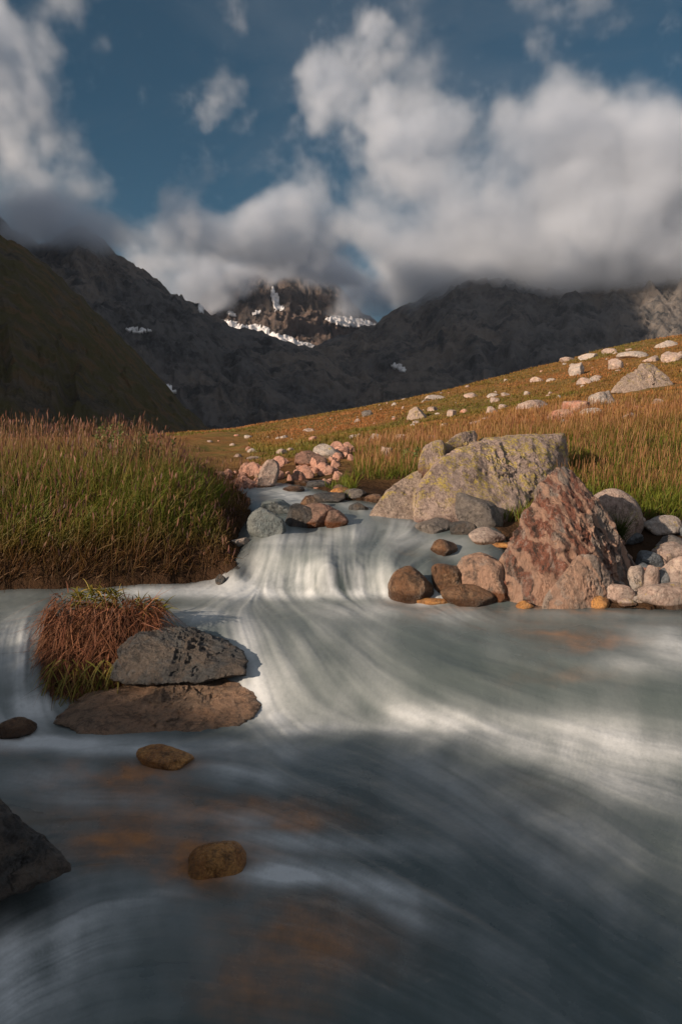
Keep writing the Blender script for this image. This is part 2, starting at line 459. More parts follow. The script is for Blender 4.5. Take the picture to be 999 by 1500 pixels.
M_LICH2 = rock_mat('light_lichened_stone', (.40, .32, .27), (.33, .27, .23), (.14, .10, .08), lichen=.35, scale=1.8)
M_HERO = rock_mat('red_veined_boulder_stone', (.26, .22, .195), (.22, .088, .058), (.042, .025, .02), scale=2.0, vein=(.42, .27, .20), wet=.07, wet_col=(.16, .05, .015), streak=(1.5, 1, .38), dark_amt=1., spec=.4)
M_GREYP = rock_mat('streaked_grey_boulder_stone', (.30, .25, .22), (.36, .24, .18), (.07, .06, .055), scale=2.4, wet=.05, streak=(1, 1, .4), vein=(.42, .27, .2), dark_amt=.7)
M_DARK = rock_mat('dark_wet_stone', (.062, .066, .070), (.105, .085, .07), (.018, .018, .02), scale=2.6, rough=.45, dark_amt=.8, spec=.6)
M_SLATE = rock_mat('blue_grey_stone', (.15, .19, .20), (.22, .25, .25), (.05, .06, .065), scale=2.4, rough=.5, spec=.5, dark_amt=.6)
M_BROWNP = rock_mat('brown_pink_stone', (.27, .16, .125), (.22, .15, .12), (.06, .04, .035), scale=2.6, rough=.5, dark_amt=.7, wet=.04)
M_BLUE = rock_mat('dull_slate_stone', (.15, .175, .20), (.18, .20, .22), (.09, .10, .11), scale=2.4, rough=.7)
M_WET = rock_mat('wet_brown_stone', (.16, .085, .045), (.24, .15, .09), (.04, .025, .015), scale=2.6, rough=.4, dark_amt=.8, spec=.6, wet=.05, wet_col=(.05, .028, .015))
M_SLAB = rock_mat('wet_slab_stone', (.25, .175, .125), (.33, .21, .14), (.05, .035, .028), scale=2., rough=.35, dark_amt=.7, streak=(1, 1, 2.5), wet=.05, wet_col=(.18, .065, .015), spec=.6)
M_OCHRE = rock_mat('ochre_stone', (.50, .25, .08), (.34, .15, .045), (.08, .045, .025), scale=5., rough=.35, dark_amt=.7, spec=.6)
M_GREYW = rock_mat('grey_wet_stone', (.20, .18, .165), (.14, .13, .125), (.05, .045, .04), scale=2.6, rough=.35, dark_amt=.6, spec=.6)

ROCKS = []           # (object, footprint centre, radius) for keeping grass off them
def put_rock(px, py, w, h, mat, seed, label=None, cat='rock', name='rock', group=None, depth=.85, Y=None, sub=4, sink=.35, rz=0., tilt=0., soft=.03, amp=.08, nplanes=18, cut=(.6, .95), water=True, fine=.03):
    p = hit(px, py, water=water)
    if Y is not None and abs(p.y - Y) > .16 * Y: p = Vector(P(px, py, Y))
    k = p.y / F
    W, H = w * k, h * k
    v, f = rock_shape(seed, sub, nplanes, cut, soft, amp, 2.2, fine)
    if tilt:
        c, s = math.cos(tilt), math.sin(tilt)
        v = np.stack([v[:, 0] * c * 1.6 - v[:, 2] * s, v[:, 1], v[:, 0] * s * 1.6 + v[:, 2] * c], 1)
    D = W * depth
    v = fit(v, W, D, H, sink)
    o = mesh_obj(name, v, f, mat, sub > 4)
    o.location = (p.x, p.y + D * .35, p.z - (0 if water else .14 * H))
    if label: tag(o, label, cat, group)
    ROCKS.append((o, p.x, p.y + D * .35, max(W, D) * .42))
    return o

# --- boulders of the right bank
def PP(l): return [P(*a) for a in l]
hero = hull_rock('boulder', PP([(944,893,4.2),(938,850,4.3),(738,893,4.00),(735,815,4.02),(772,748,4.18),(800,700,4.33),(823,680,4.40),(838,692,4.44),(872,735,4.33),(905,775,4.28),(926,815,4.28),(930,893,4.18),
                                (800,893,3.88),(860,893,3.90),(815,790,4.00),(745,893,4.68),(790,760,4.73),(830,700,4.63),(900,800,4.73),(920,893,4.68)]), M_HERO, 11, sub=7, soft=.005, amp=.030, fine=.018, strata_amp=.004, strata_ax=(.85, .2, .45), strata_f=6)
tag(hero, 'large pointed reddish brown boulder at the right edge of the pool', 'boulder')
foot = hull_rock('boulder', PP([(790,895,3.82),(800,868,3.83),(828,838,3.88),(848,812,3.93),(880,815,3.96),(898,850,3.96),(900,895,3.90),(850,895,3.80),(800,895,4.10),(850,820,4.20),(900,895,4.20)]), M_GREYP, 23, sub=6, soft=.012, amp=.03, fine=.013, strata_amp=.01, strata_ax=(.9, .1, -.4))
tag(foot, 'low pinkish grey rock leaning on the foot of the large pointed boulder', 'boulder')
lich = hull_rock('boulder', PP([(605,775,5.10),(600,735,5.15),(640,672,5.40),(655,660,5.55),(700,642,5.85),(760,634,6.05),(828,634,6.25),(832,650,6.25),(835,720,5.95),(740,775,5.15),(700,778,5.05),(650,778,5.05),(620,690,5.95),(700,650,6.55),(830,640,6.85),(830,760,6.85),(640,770,6.15)]), M_LICH, 31, sub=7, soft=.008, amp=.022, fine=.012, strata_amp=.003, strata_ax=(.8, .1, .5), strata_f=5)
tag(lich, 'big square boulder spotted with yellow lichen at the stream edge', 'boulder')
up = hull_rock('boulder', PP([(612,715,5.50),(613,668,5.55),(622,650,5.60),(645,643,5.65),(652,650,5.65),(650,700,5.50),(640,725,5.45),(615,668,5.85),(648,648,5.95),(650,715,5.95),(615,720,5.85)]), M_LICH, 37, sub=6, soft=.015, amp=.022, fine=.010)
tag(up, 'narrow upright block wedged against the left end of the lichened boulder', 'boulder')
topb = hull_rock('boulder', PP([(650,690,5.70),(651,650,5.75),(668,636,5.85),(694,629,5.95),(700,638,5.95),(690,650,5.90),(680,690,5.75),(655,650,6.15),(697,634,6.25),(690,690,6.15)]), M_LICH, 41, sub=6, soft=.012, amp=.022, fine=.010)
tag(topb, 'small angular block perched on top of the lichened boulder', 'boulder')
wedge = hull_rock('boulder', PP([(536,762,5.20),(550,733,5.25),(575,705,5.40),(600,690,5.50),(622,682,5.55),(628,770,5.15),(590,772,5.10),(545,765,5.75),(580,708,5.85),(625,690,5.95),(630,765,5.85)]), M_LICH2, 43, sub=6, soft=.02, amp=.022, fine=.011, strata_amp=.008, strata_ax=(.6, .1, -.8), strata_f=8)
tag(wedge, 'sloping grey brown boulder rising from the rapids left of the lichened block', 'boulder')
for o, r in ((hero, .30), (foot, .15), (lich, .55), (up, .15), (topb, .2), (wedge, .3)):
    ROCKS.append((o, o.location.x, o.location.y, r))
rnd = put_rock(903, 800, 92, 84, M_PALE, 51, 'smooth rounded pale boulder behind the large pointed boulder', 'boulder', 'boulder', Y=4.95, sub=6, soft=.16, amp=.03, nplanes=8, cut=(.85, 1.), depth=.7, fine=.006)
put_rock(702, 775, 80, 52, M_GREYW, 52, 'grey rounded rock with moss between the lichened and the pointed boulder', Y=5.0, sub=5, soft=.1, tilt=-.4)
put_rock(716, 798, 56, 24, M_PALE, 53, 'small pink white flat stone at the left foot of the pointed boulder', Y=4.62, sub=5, soft=.08)

# --- stones in and around the cascade on the right
put_rock(608, 880, 78, 50, M_WET, 61, 'wet orange brown rounded rock at the right end of the little waterfall', Y=4.16, sub=6, soft=.12, amp=.07, depth=.9)
put_rock(664, 878, 60, 52, M_WET, 62, 'dark wet rock behind the orange brown rock by the waterfall', Y=4.42, sub=5, soft=.14)
put_rock(716, 878, 92, 66, M_GREYP, 63, 'grey streaked rock touching the left side of the pointed boulder', Y=4.12, sub=6, soft=.05, amp=.08, nplanes=10, tilt=-.25)
put_rock(694, 889, 96, 31, M_WET, 64, 'low wet orange slab in front of the grey streaked rock', Y=3.92, sub=6, soft=.09, tilt=-.12, depth=.6)
put_rock(640, 886, 66, 9, M_OCHRE, 65, 'thin orange stone barely above water beside the waterfall foot', Y=3.95, sub=5, depth=.4)
put_rock(652, 816, 42, 26, M_WET, 66, 'small reddish brown stone poking from the rapids above the waterfall', Y=4.42, sub=5, soft=.08)
put_rock(640, 782, 62, 22, M_GREYW, 67, 'flat grey stone with water running over it below the lichened boulder', Y=4.98, sub=5, soft=.14)
put_rock(682, 786, 46, 22, M_DARK, 68, 'black wet stone just right of the flat grey washed stone', Y=4.85, sub=5, soft=.14)
put_rock(735, 804, 74, 8, M_OCHRE, 69, 'shallow ochre stone under clear water beside the pointed boulder', Y=4.45, sub=5, depth=.5)
put_rock(770, 893, 26, 12, M_OCHRE, 70, 'small orange stone at the waterline under the pointed boulder', Y=3.88, sub=4)
put_rock(880, 893, 34, 20, M_OCHRE, 71, 'rust and grey pebble at the water edge right of the pointed boulder', Y=3.9, sub=5, soft=.12)

# --- rocks in the upper rapids
put_rock(389, 788, 60, 44, M_SLATE, 81, 'blue grey boulder against the left bank in the rapids', 'boulder', 'boulder', Y=4.75, sub=6, soft=.1, amp=.06, nplanes=12, depth=.9)
put_rock(406, 752, 54, 20, M_SLATE, 82, 'flat grey green rock behind the blue grey boulder', Y=5.35, sub=5, soft=.08)
put_rock(438, 774, 52, 36, M_DARK, 83, 'dark brown rock right of the blue grey boulder', Y=4.98, sub=5, soft=.08)
put_rock(465, 772, 66, 34, M_BROWNP, 84, 'flat topped brown pink rock in the middle of the rapids', Y=4.98, sub=6, soft=.06, nplanes=10)
put_rock(493, 772, 36, 24, M_BROWNP, 85, 'rounded brown rock at the right end of the mid rapids row', Y=4.96, sub=5, soft=.12)
put_rock(455, 748, 36, 22, M_WET, 86, 'small wet brown rock above the flat topped rock in the rapids', Y=5.45, sub=5)
put_rock(478, 738, 60, 16, M_DARK, 87, 'long low dark rock across the upper rapids', Y=5.75, sub=5, tilt=.2)
put_rock(500, 728, 36, 14, M_OCHRE, 88, 'small ochre rock at the top of the rapids', Y=6.05, sub=5)
put_rock(525, 748, 30, 12, M_DARK, 89, 'small black stone left of the sloping grey brown boulder', Y=5.6, sub=5)
put_rock(350, 800, 30, 12, M_PALE2, 90, 'flat pale stone at the foot of the left bank', Y=4.5, sub=5, tilt=.2)
put_rock(323, 858, 16, 17, M_DARK, 91, 'small black stone at the end of the left bank with water parting round it', Y=4.12, sub=4, soft=.12)
put_rock(430, 722, 34, 10, M_WET, 92, 'low brown stone awash near the top of the stream', Y=6.1, sub=4)
put_rock(548, 738, 34, 14, M_WET, 93, 'wet red brown stone under the green grass edge', Y=6.0, sub=4)
for k, (px, py, w, h) in enumerate([(465,716,40,12),(500,722,26,12),(520,728,34,12),(575,752,28,12),(440,712,30,10),(490,734,24,10)]):
    put_rock(px, py, w, h, (M_DARK, M_WET, M_GREYW)[k % 3], 200 + k, 'small wet dark stone among others at the foot of the salmon rubble', group='wet stones under the rubble', sub=4, Y=6.6 - .12 * k)

# --- foreground rocks
slab = hull_rock('rock', PP([(382,1040,3.0),(378,1010,3.15),(75,1060,2.92),(110,1030,3.02),(190,1000,3.16),(300,985,3.24),(352,990,3.26),(368,1015,3.09),(362,1058,2.94),(300,1080,2.86),(150,1082,2.84),(100,1062,3.44),(355,1000,3.54),(200,990,3.54)]), M_SLAB, 101, sub=7, soft=.010, amp=.050, fine=.018, strata_amp=.010, strata_ax=(.25, .2, 1), strata_f=6)
tag(slab, 'broad wet brown slab under the dark rock with water pouring off its side', 'rock')
drk = hull_rock('rock', PP([(360,958,3.26),(356,985,3.14),(352,950,3.5),(168,992,3.14),(180,945,3.21),(205,925,3.28),(255,916,3.38),(315,932,3.36),(345,948,3.32),(342,970,3.22),(300,998,3.11),(230,1003,3.08),(190,1003,3.10),(200,930,3.66),(330,945,3.71),(190,1000,3.66),(340,1000,3.66)]), M_DARK, 103, sub=7, soft=.006, amp=.036, fine=.020, strata_amp=.008, strata_ax=(.3, .2, 1), strata_f=7)
tag(drk, 'dark grey angular rock beside the hanging dry grass tuft', 'rock')
blk = hull_rock('rock', PP([(-120,1350,1.6),(-120,1130,1.75),(-20,1135,1.82),(20,1165,1.85),(70,1215,1.8),(118,1275,1.72),(60,1310,1.66),(-20,1335,1.62),(-100,1150,2.3),(60,1250,2.1)]), M_DARK, 105, sub=7, soft=.02, amp=.03, fine=.012)
tag(blk, 'large black wet rock cut off by the left edge of the view', 'rock')
put_rock(236, 1127, 90, 22, M_OCHRE, 106, 'ochre stone breaking the surface below the broad wet slab', Y=2.62, sub=6, soft=.12, amp=.07, depth=.7, tilt=-.2)
put_rock(314, 1284, 94, 42, M_OCHRE, 107, 'bright orange brown stone half under water in the foreground', Y=1.88, sub=6, soft=.16, amp=.07, nplanes=30, cut=(.8, 1.), depth=.8, sink=.8)
for o in ():
    pass
put_rock(15, 1082, 66, 26, M_WET, 108, 'small red brown stone at the foot of the left edge falls', Y=2.85, sub=5, soft=.12)
# submerged stones, a little under the surface
def sunk(px, py, w, d, seed, mat, label, down=.02):
    p = Vector(PZ(px, py, 0)); p.z = float(WF(np.array([p.x]), np.array([p.y]))[0])
    k = p.y / F
    v, f = rock_shape(seed, 5, 9, (.8, 1.), .15, .06)
    W = w * k; v = fit(v, W, W * d, W * .35, 1.)
    o = mesh_obj('rock', v, f, mat); o.location = (p.x, p.y, p.z - W * .35 - down)
    tag(o, label, 'rock'); ROCKS.append((o, p.x, p.y, 0)); return o
sunk(195, 1225, 120, .6, 111, M_OCHRE, 'orange stone blurred under water left of the bright half sunken stone', .015)
sunk(375, 1205, 150, .45, 112, M_OCHRE, 'long orange brown stone under water behind the bright half sunken stone', .02)
sunk(470, 1410, 230, .8, 113, M_WET, 'wide brown stone deep under water at the bottom of the view', .05)
sunk(390, 1440, 120, .8, 114, M_WET, 'small brown stone deep under water at the bottom left of centre', .06)
sunk(110, 1180, 110, .6, 115, M_WET, 'dull brown stone under water behind the large black rock', .03)
sunk(830, 985, 150, .5, 117, M_WET, 'brown stone deep under the smooth water right of the pool', .05)

sunk(885, 945, 120, .5, 109, M_OCHRE, 'brown submerged hump with water sliding over it at the right', .006)
# --- stones on the right shore
SH = [(912,883,56,27,M_PALE,'oval pale cream stone lying in front of the pebble heap'),
 (935,868,30,40,M_PALE2,'upright pale stone behind the oval cream stone'),
 (956,872,26,44,M_PALE,'tall narrow pale stone in the middle of the pebble heap'),
 (975,890,78,34,M_PALE,'long pinkish white stone at the water edge by the right frame'),
 (1010,872,70,60,M_PALE,'large pink grey stone cut by the right frame edge'),
 (955,836,42,28,M_BLUE,'blue slate stone standing in the shaded pool'),
 (945,848,36,22,M_BLUE,'small dark slate half under the blue slate stone'),
 (975,868,44,36,M_BLUE,'smooth blue grey stone between the pink and the pale stones'),
 (960,855,44,22,M_PINK,'flat salmon stone above the smooth blue grey stone'),
 (958,832,34,16,M_PALE2,'small white stone on top of the flat salmon stone'),
 (988,828,62,32,M_PALE,'pink and white angular stone at the right of the shaded pool'),
 (992,812,50,26,M_GREYW,'grey mottled stone behind the pink and white angular stone'),
 (975,784,62,28,M_PALE2,'smooth cream stone below the grass at the right'),
 (1002,850,30,24,M_BLUE,'dark blue grey stone right of the flat salmon stone'),
 (925,800,40,20,M_BLUE,'slate stone in shade behind the pointed boulder'),
 (935,772,30,16,M_PALE,'small pale stone at the right end of the rounded boulder'),
 (905,868,24,16,M_GREYW,'small grey stone against the right foot of the pointed boulder'),
 (985,888,24,12,M_PALE2,'tiny white stone wedged above the long pinkish stone'),
 (920,888,30,10,M_PALE,'small flat beige stone under the oval cream stone'),
 (1060,880,60,40,M_PALE2,'grey white stone right of the frame edge'),
 (1070,820,70,40,M_PALE,'pale stone further right along the pool shore')]
for k, (px, py, w, h, m, lab) in enumerate(SH):
    put_rock(px, py, w, h, m, 300 + k, lab, cat='stone', name='stone', sub=5, soft=.09, amp=.05, sink=.3, Y=3.93 + (885 - py) * .0093 + .02 * (k % 3))

rq = random.Random(9)
for k in range(55):
    px = rq.uniform(905, 1090); py = rq.uniform(778, 890)
    if px < 990 and 778 < py < 830: continue
    w = rq.choice([9, 12, 15, 19, 24])
    put_rock(px, py, w, w * rq.uniform(.5, .85), rq.choice([M_PALE, M_PALE2, M_BLUE, M_GREYW, M_SALMON]), 350 + k % 12, 'small stone filling the gaps of the pebble heap', 'stone', 'stone', 'small shore stones', sub=3, soft=.08)
# --- salmon rubble on the far right bank
put_rock(392, 714, 34, 42, M_PALE, 401, 'tall pale pink standing slab in the salmon rubble', Y=6.7, sub=5, soft=.04, nplanes=9, tilt=.9, depth=.8)
put_rock(480, 672, 44, 22, M_PALE2, 402, 'flat grey white slab at the top of the salmon rubble', sub=4, tilt=-.35, Y=8.6)
put_rock(455, 684, 50, 24, M_BROWNP, 403, 'brown pink block at the top left of the salmon rubble', sub=4, Y=8.3)
rr = random.Random(5)
edge = [(335,703,14),(350,700,20),(370,700,26),(400,696,34),(430,693,40),(455,692,44),(480,688,44),(500,682,34)]
n_r = 0
for k in range(105):
    e = rr.choice(edge); px = e[0] + rr.uniform(-16, 16); py = e[1] + rr.uniform(-.5, .5) * e[2] + 3
    if px > 470: py -= (px - 470) * .25
    w = rr.choice([7, 9, 11, 13, 16, 22]) ; 
    put_rock(px, py, w, w * rr.uniform(.6, .95), rr.choice([M_SALMON, M_SALMON, M_SALMON, M_SALMON, M_PINK]), 500 + k % 14,
             'small angular salmon pink stone in the rubble heap by the stream', 'stone', 'stone', 'salmon rubble stones', sub=4, Y=6.85 + (706 - py) * .052, soft=.015, nplanes=9, cut=(.45, .95), amp=.1)

# --- stones scattered over the meadow
MD = [(938,571,88,40,M_LICH2,6,'broad cone shaped pale boulder high on the meadow'),
 (848,602,40,20,M_PINK,4,'orange pink boulder below the broad cone shaped boulder'),
 (884,592,42,24,M_PALE2,5,'cracked grey white boulder right of the orange pink boulder'),
 (868,606,34,12,M_PALE2,4,'tilted flat slab between the orange pink and grey white boulders'),
 (786,597,54,15,M_PALE,5,'long flat pale boulder left of the orange pink boulder'),
 (826,612,44,16,M_PINK,4,'flat mottled pink stone in front of the orange pink boulder'),
 (927,612,32,11,M_PALE,4,'low pink stone in the red grass below the cone shaped boulder'),
 (847,547,24,20,M_PALE2,4,'pointed pale stone near the skyline left of the cone boulder'),
 (857,560,22,10,M_PALE,4,'low pale stone left of a twin on the upper meadow'),
 (873,557,18,9,M_PALE2,4,'low pale stone right of its twin on the upper meadow'),
 (904,538,22,17,M_PALE,4,'round pale stone above the cone shaped boulder'),
 (932,522,50,12,M_PALE2,4,'flat grey slab on the skyline above the cone boulder'),
 (958,527,30,10,M_PALE,4,'flat brown pink slab just under the skyline slab'),
 (977,507,34,12,M_PALE2,4,'white boulder on the skyline at the right'),
 (988,527,30,17,M_PALE,4,'pale block at the right frame edge below the skyline'),
 (613,612,34,20,M_LICH2,5,'cracked white boulder in the middle of the meadow'),
 (662,608,15,11,M_PALE,4,'small pale stone right of the cracked white boulder'),
 (721,604,19,12,M_PALE,4,'round pale stone above the lichened boulder'),
 (741,578,13,6,M_PALE,4,'small stone high above the lichened boulder'),
 (721,580,20,7,M_PALE2,4,'low stone left of the small stone high above the lichened boulder'),
 (787,557,20,8,M_PALE,4,'low white stone close to the skyline'),
 (808,557,14,6,M_PALE2,4,'tiny stone beside the low white stone near the skyline'),
 (538,607,17,9,M_GREYW,4,'grey stone on the skyline left of centre'),
 (551,644,22,12,M_PALE2,4,'pale stone in green grass left of the lichened boulder'),
 (590,643,24,10,M_PALE,4,'flat pale stone uphill of the lichened boulder'),
 (566,668,18,17,M_PALE,4,'egg shaped pink stone in the green grass by the stream'),
 (520,640,20,6,M_PALE2,4,'thin flat stone on the left part of the meadow'),
 (634,600,16,7,M_PALE,4,'low tan stone behind the cracked white boulder'),
 (651,623,14,6,M_PALE,4,'low stone in tall grass below the cracked white boulder'),
 (693,580,26,8,M_PALE,4,'flat stone in orange grass right of centre'),
 (945,560,12,8,M_PALE,3,'small stone at the foot of the cone boulder'),
 (966,590,22,9,M_PALE,4,'low stone right of the cone boulder'),
 (640,583,34,8,M_PALE2,4,'long grey slab on the skyline above the cracked white boulder'),
 (835,527,26,7,M_PALE,4,'low slab on the skyline right of centre'),
 (866,523,30,9,M_PALE2,4,'grey slab on the skyline further right'),
 (895,515,24,8,M_PALE,4,'low pale slab on the skyline above the round pale stone'),
 (485,668,16,10,M_PALE,4,'pale stone on the grass above the rubble'),
 (498,655,12,8,M_PALE2,4,'small grey white stone on the grass above the rubble'),
 (372,672,26,6,M_PALE,4,'thin tan stone on the far left meadow'),
 (348,668,12,6,M_PALE,3,'little pale stone on the far left meadow'),
 (452,630,18,5,M_PALE,3,'thin pale stone near the left skyline'),
 (415,640,16,5,M_PALE2,3,'thin grey stone near the far left skyline')]
hy_ = hit(938, 574, water=False).y; _q = [(893,575,-.6),(915,550,-.3),(938,535,.1),(950,531,.3),(968,542,.1),(984,560,-.2),(986,575,-.4),(940,578,-.8),(900,574,.8),(980,570,.8)]
cone = hull_rock('boulder', [Vector(P(a, b_, hy_ + .5 + c * .6)) for a, b_, c in _q], M_LICH2, 66, sub=6, soft=.01, amp=.03, fine=.02)
tag(cone, MD[0][6], 'boulder'); ROCKS.append((cone, cone.location.x, cone.location.y, .8)); MD = MD[1:]
for k, (px, py, w, h, m, sub, lab) in enumerate(MD):
    big = w > 35
    put_rock(px, py + 2, w, h * 1.08, m, 700 + k, lab, cat='boulder' if big else 'stone', name='boulder' if big else 'stone', sub=max(5, sub), soft=.025, amp=.09, nplanes=9 if big else 10, cut=(.5, .95), fine=.03, sink=.5, water=False)
for k in range(125):
    px = rr.uniform(300, 1040); top = 642 - max(0, px - 310) * .218
    py = top + 5 + rr.random() ** 1.3 * 95
    if py > 668 - max(0, px - 560) * .12: continue
    w = rr.choice([4, 5, 6, 8, 11, 15]) * (.7 + (py - top) / 110)
    put_rock(px, py, w, w * rr.uniform(.35, .7), rr.choice([M_PALE, M_PALE2, M_PALE, M_PINK]), 900 + k % 12, 'small pale stone scattered in the meadow grass', 'stone', 'stone', 'small pale meadow stones', sub=3, water=False)
print('rocks', time.time() - T0, len(ROCKS))

# ------------------------------------------------------------------ water
FLOW = [(340,706,1,.3),(400,716,1,.3),(450,726,1,.45),(510,742,1,.6),(540,755,.3,1),(400,745,.6,1),(560,775,-.4,1),(480,770,.1,1),(430,790,-.3,1),(370,830,-.4,1),(420,840,-.15,1),(470,845,0,1),(540,845,.1,1),(600,790,-.8,.4),(680,785,-.9,.3),(700,800,-.9,.3),
 (640,820,-.9,.5),(650,850,-.3,1),(350,868,-.7,.25),(250,868,-1,.08),(100,880,-1,.08),(0,890,-1,.3),(30,930,-.2,1),(30,980,-.1,1),(20,1030,.1,1),(400,885,.5,.4),(480,890,1,.25),(430,930,.5,.8),(380,950,.3,1),(460,980,.55,1),(520,1010,.8,1),(500,940,.8,.7),
 (600,900,1,.1),(800,905,1,.04),(999,905,1,.05),(700,950,1,.25),(900,950,1,.12),(999,990,1,.15),(600,980,1,.55),(800,1010,1,.3),(620,1050,1,.45),(800,1080,1,.3),(950,1090,1,.1),(560,1060,1,.4),(480,1070,1,.15),(420,1060,.6,.6),(390,1020,.3,1),
 (650,1130,1,.5),(700,1200,1,.8),(900,1250,1,.75),(999,1180,1,.35),(850,1350,1,.8),(500,1130,1,.3),(300,1095,1,.0),(150,1100,1,.02),(0,1090,1,.0),(350,1140,1,.2),(450,1200,1,.4),(550,1300,1,.6),(150,1190,1,.0),(250,1260,1,.2),(0,1450,1,-.7),(100,1380,1,-.5),(200,1350,1,-.15),(400,1370,1,.15),(600,1430,1,.5),(100,1480,1,-.4),(900,1480,1,.6),(400,1480,1,.1)]
FOAM = [  # photo x, y, radius x, radius y, tilt, amount
 (470,842,90,26,0,.75),(400,838,50,30,0,.6),(555,852,40,20,0,.7),(460,808,110,9,0,.45),(460,868,150,9,0,1.2),(300,860,70,7,0,1.0),(250,868,90,7,0,.9),(318,856,26,9,0,1.2),(345,862,30,9,0,1.2),(272,862,30,7,0,1.1),(330,848,22,16,0,.9),(180,872,90,5,0,.5),
 (540,778,55,14,0,.85),(480,790,110,12,0,.5),(590,765,30,8,0,.8),(620,795,60,10,0,.5),(400,795,50,8,0,.5),(560,752,26,8,0,.7),(400,722,60,8,8,.8),(360,712,36,5,8,.7),(440,735,40,6,0,.5),(520,745,24,6,20,.8),(690,812,50,8,0,.3),(635,878,34,8,-15,.9),(590,872,50,8,0,.6),
 (500,890,220,14,4,.42),(450,960,50,80,-30,.32),(530,1000,60,60,-35,.35),(750,900,200,8,0,.22),
 (700,1062,130,18,8,.8),(800,1080,170,30,8,.8),(620,1050,70,12,8,.7),(930,1085,130,26,4,.7),(870,1130,170,34,10,.45),(560,1066,90,12,3,.6),(480,1064,60,10,0,.55),(985,945,46,26,10,.95),(940,975,50,14,10,.4),
 (362,945,22,50,-8,.7),(378,1005,26,44,-10,1.1),(300,903,70,12,0,.5),(388,1020,22,34,-20,.95),(400,1050,30,16,0,1.0),(350,985,16,14,0,.6),(430,1068,50,10,0,.7),(30,960,40,48,0,.75),(50,1035,50,22,0,.85),(10,1060,50,18,0,.9),(60,1088,110,10,0,.95),(200,1098,110,9,0,.6),(330,1092,90,10,0,.55),(400,1100,80,18,0,.4),  # beside the dark rock includes white painted in to brighten shaded water
 (360,1135,60,16,8,.45),(480,1235,110,12,4,.5),(420,1282,55,12,3,.95),(520,1290,110,16,14,.5),(600,1340,110,16,25,.3),(60,1390,110,60,-25,.5),(30,1450,70,50,-25,.65),(150,1330,90,12,-12,.4),(20,1340,60,8,-10,.3),(150,1170,80,14,0,.3),(60,1140,70,16,0,.3),
 (700,1150,260,30,25,.26),(760,1240,240,26,30,.18),(350,1200,70,12,4,.25)]

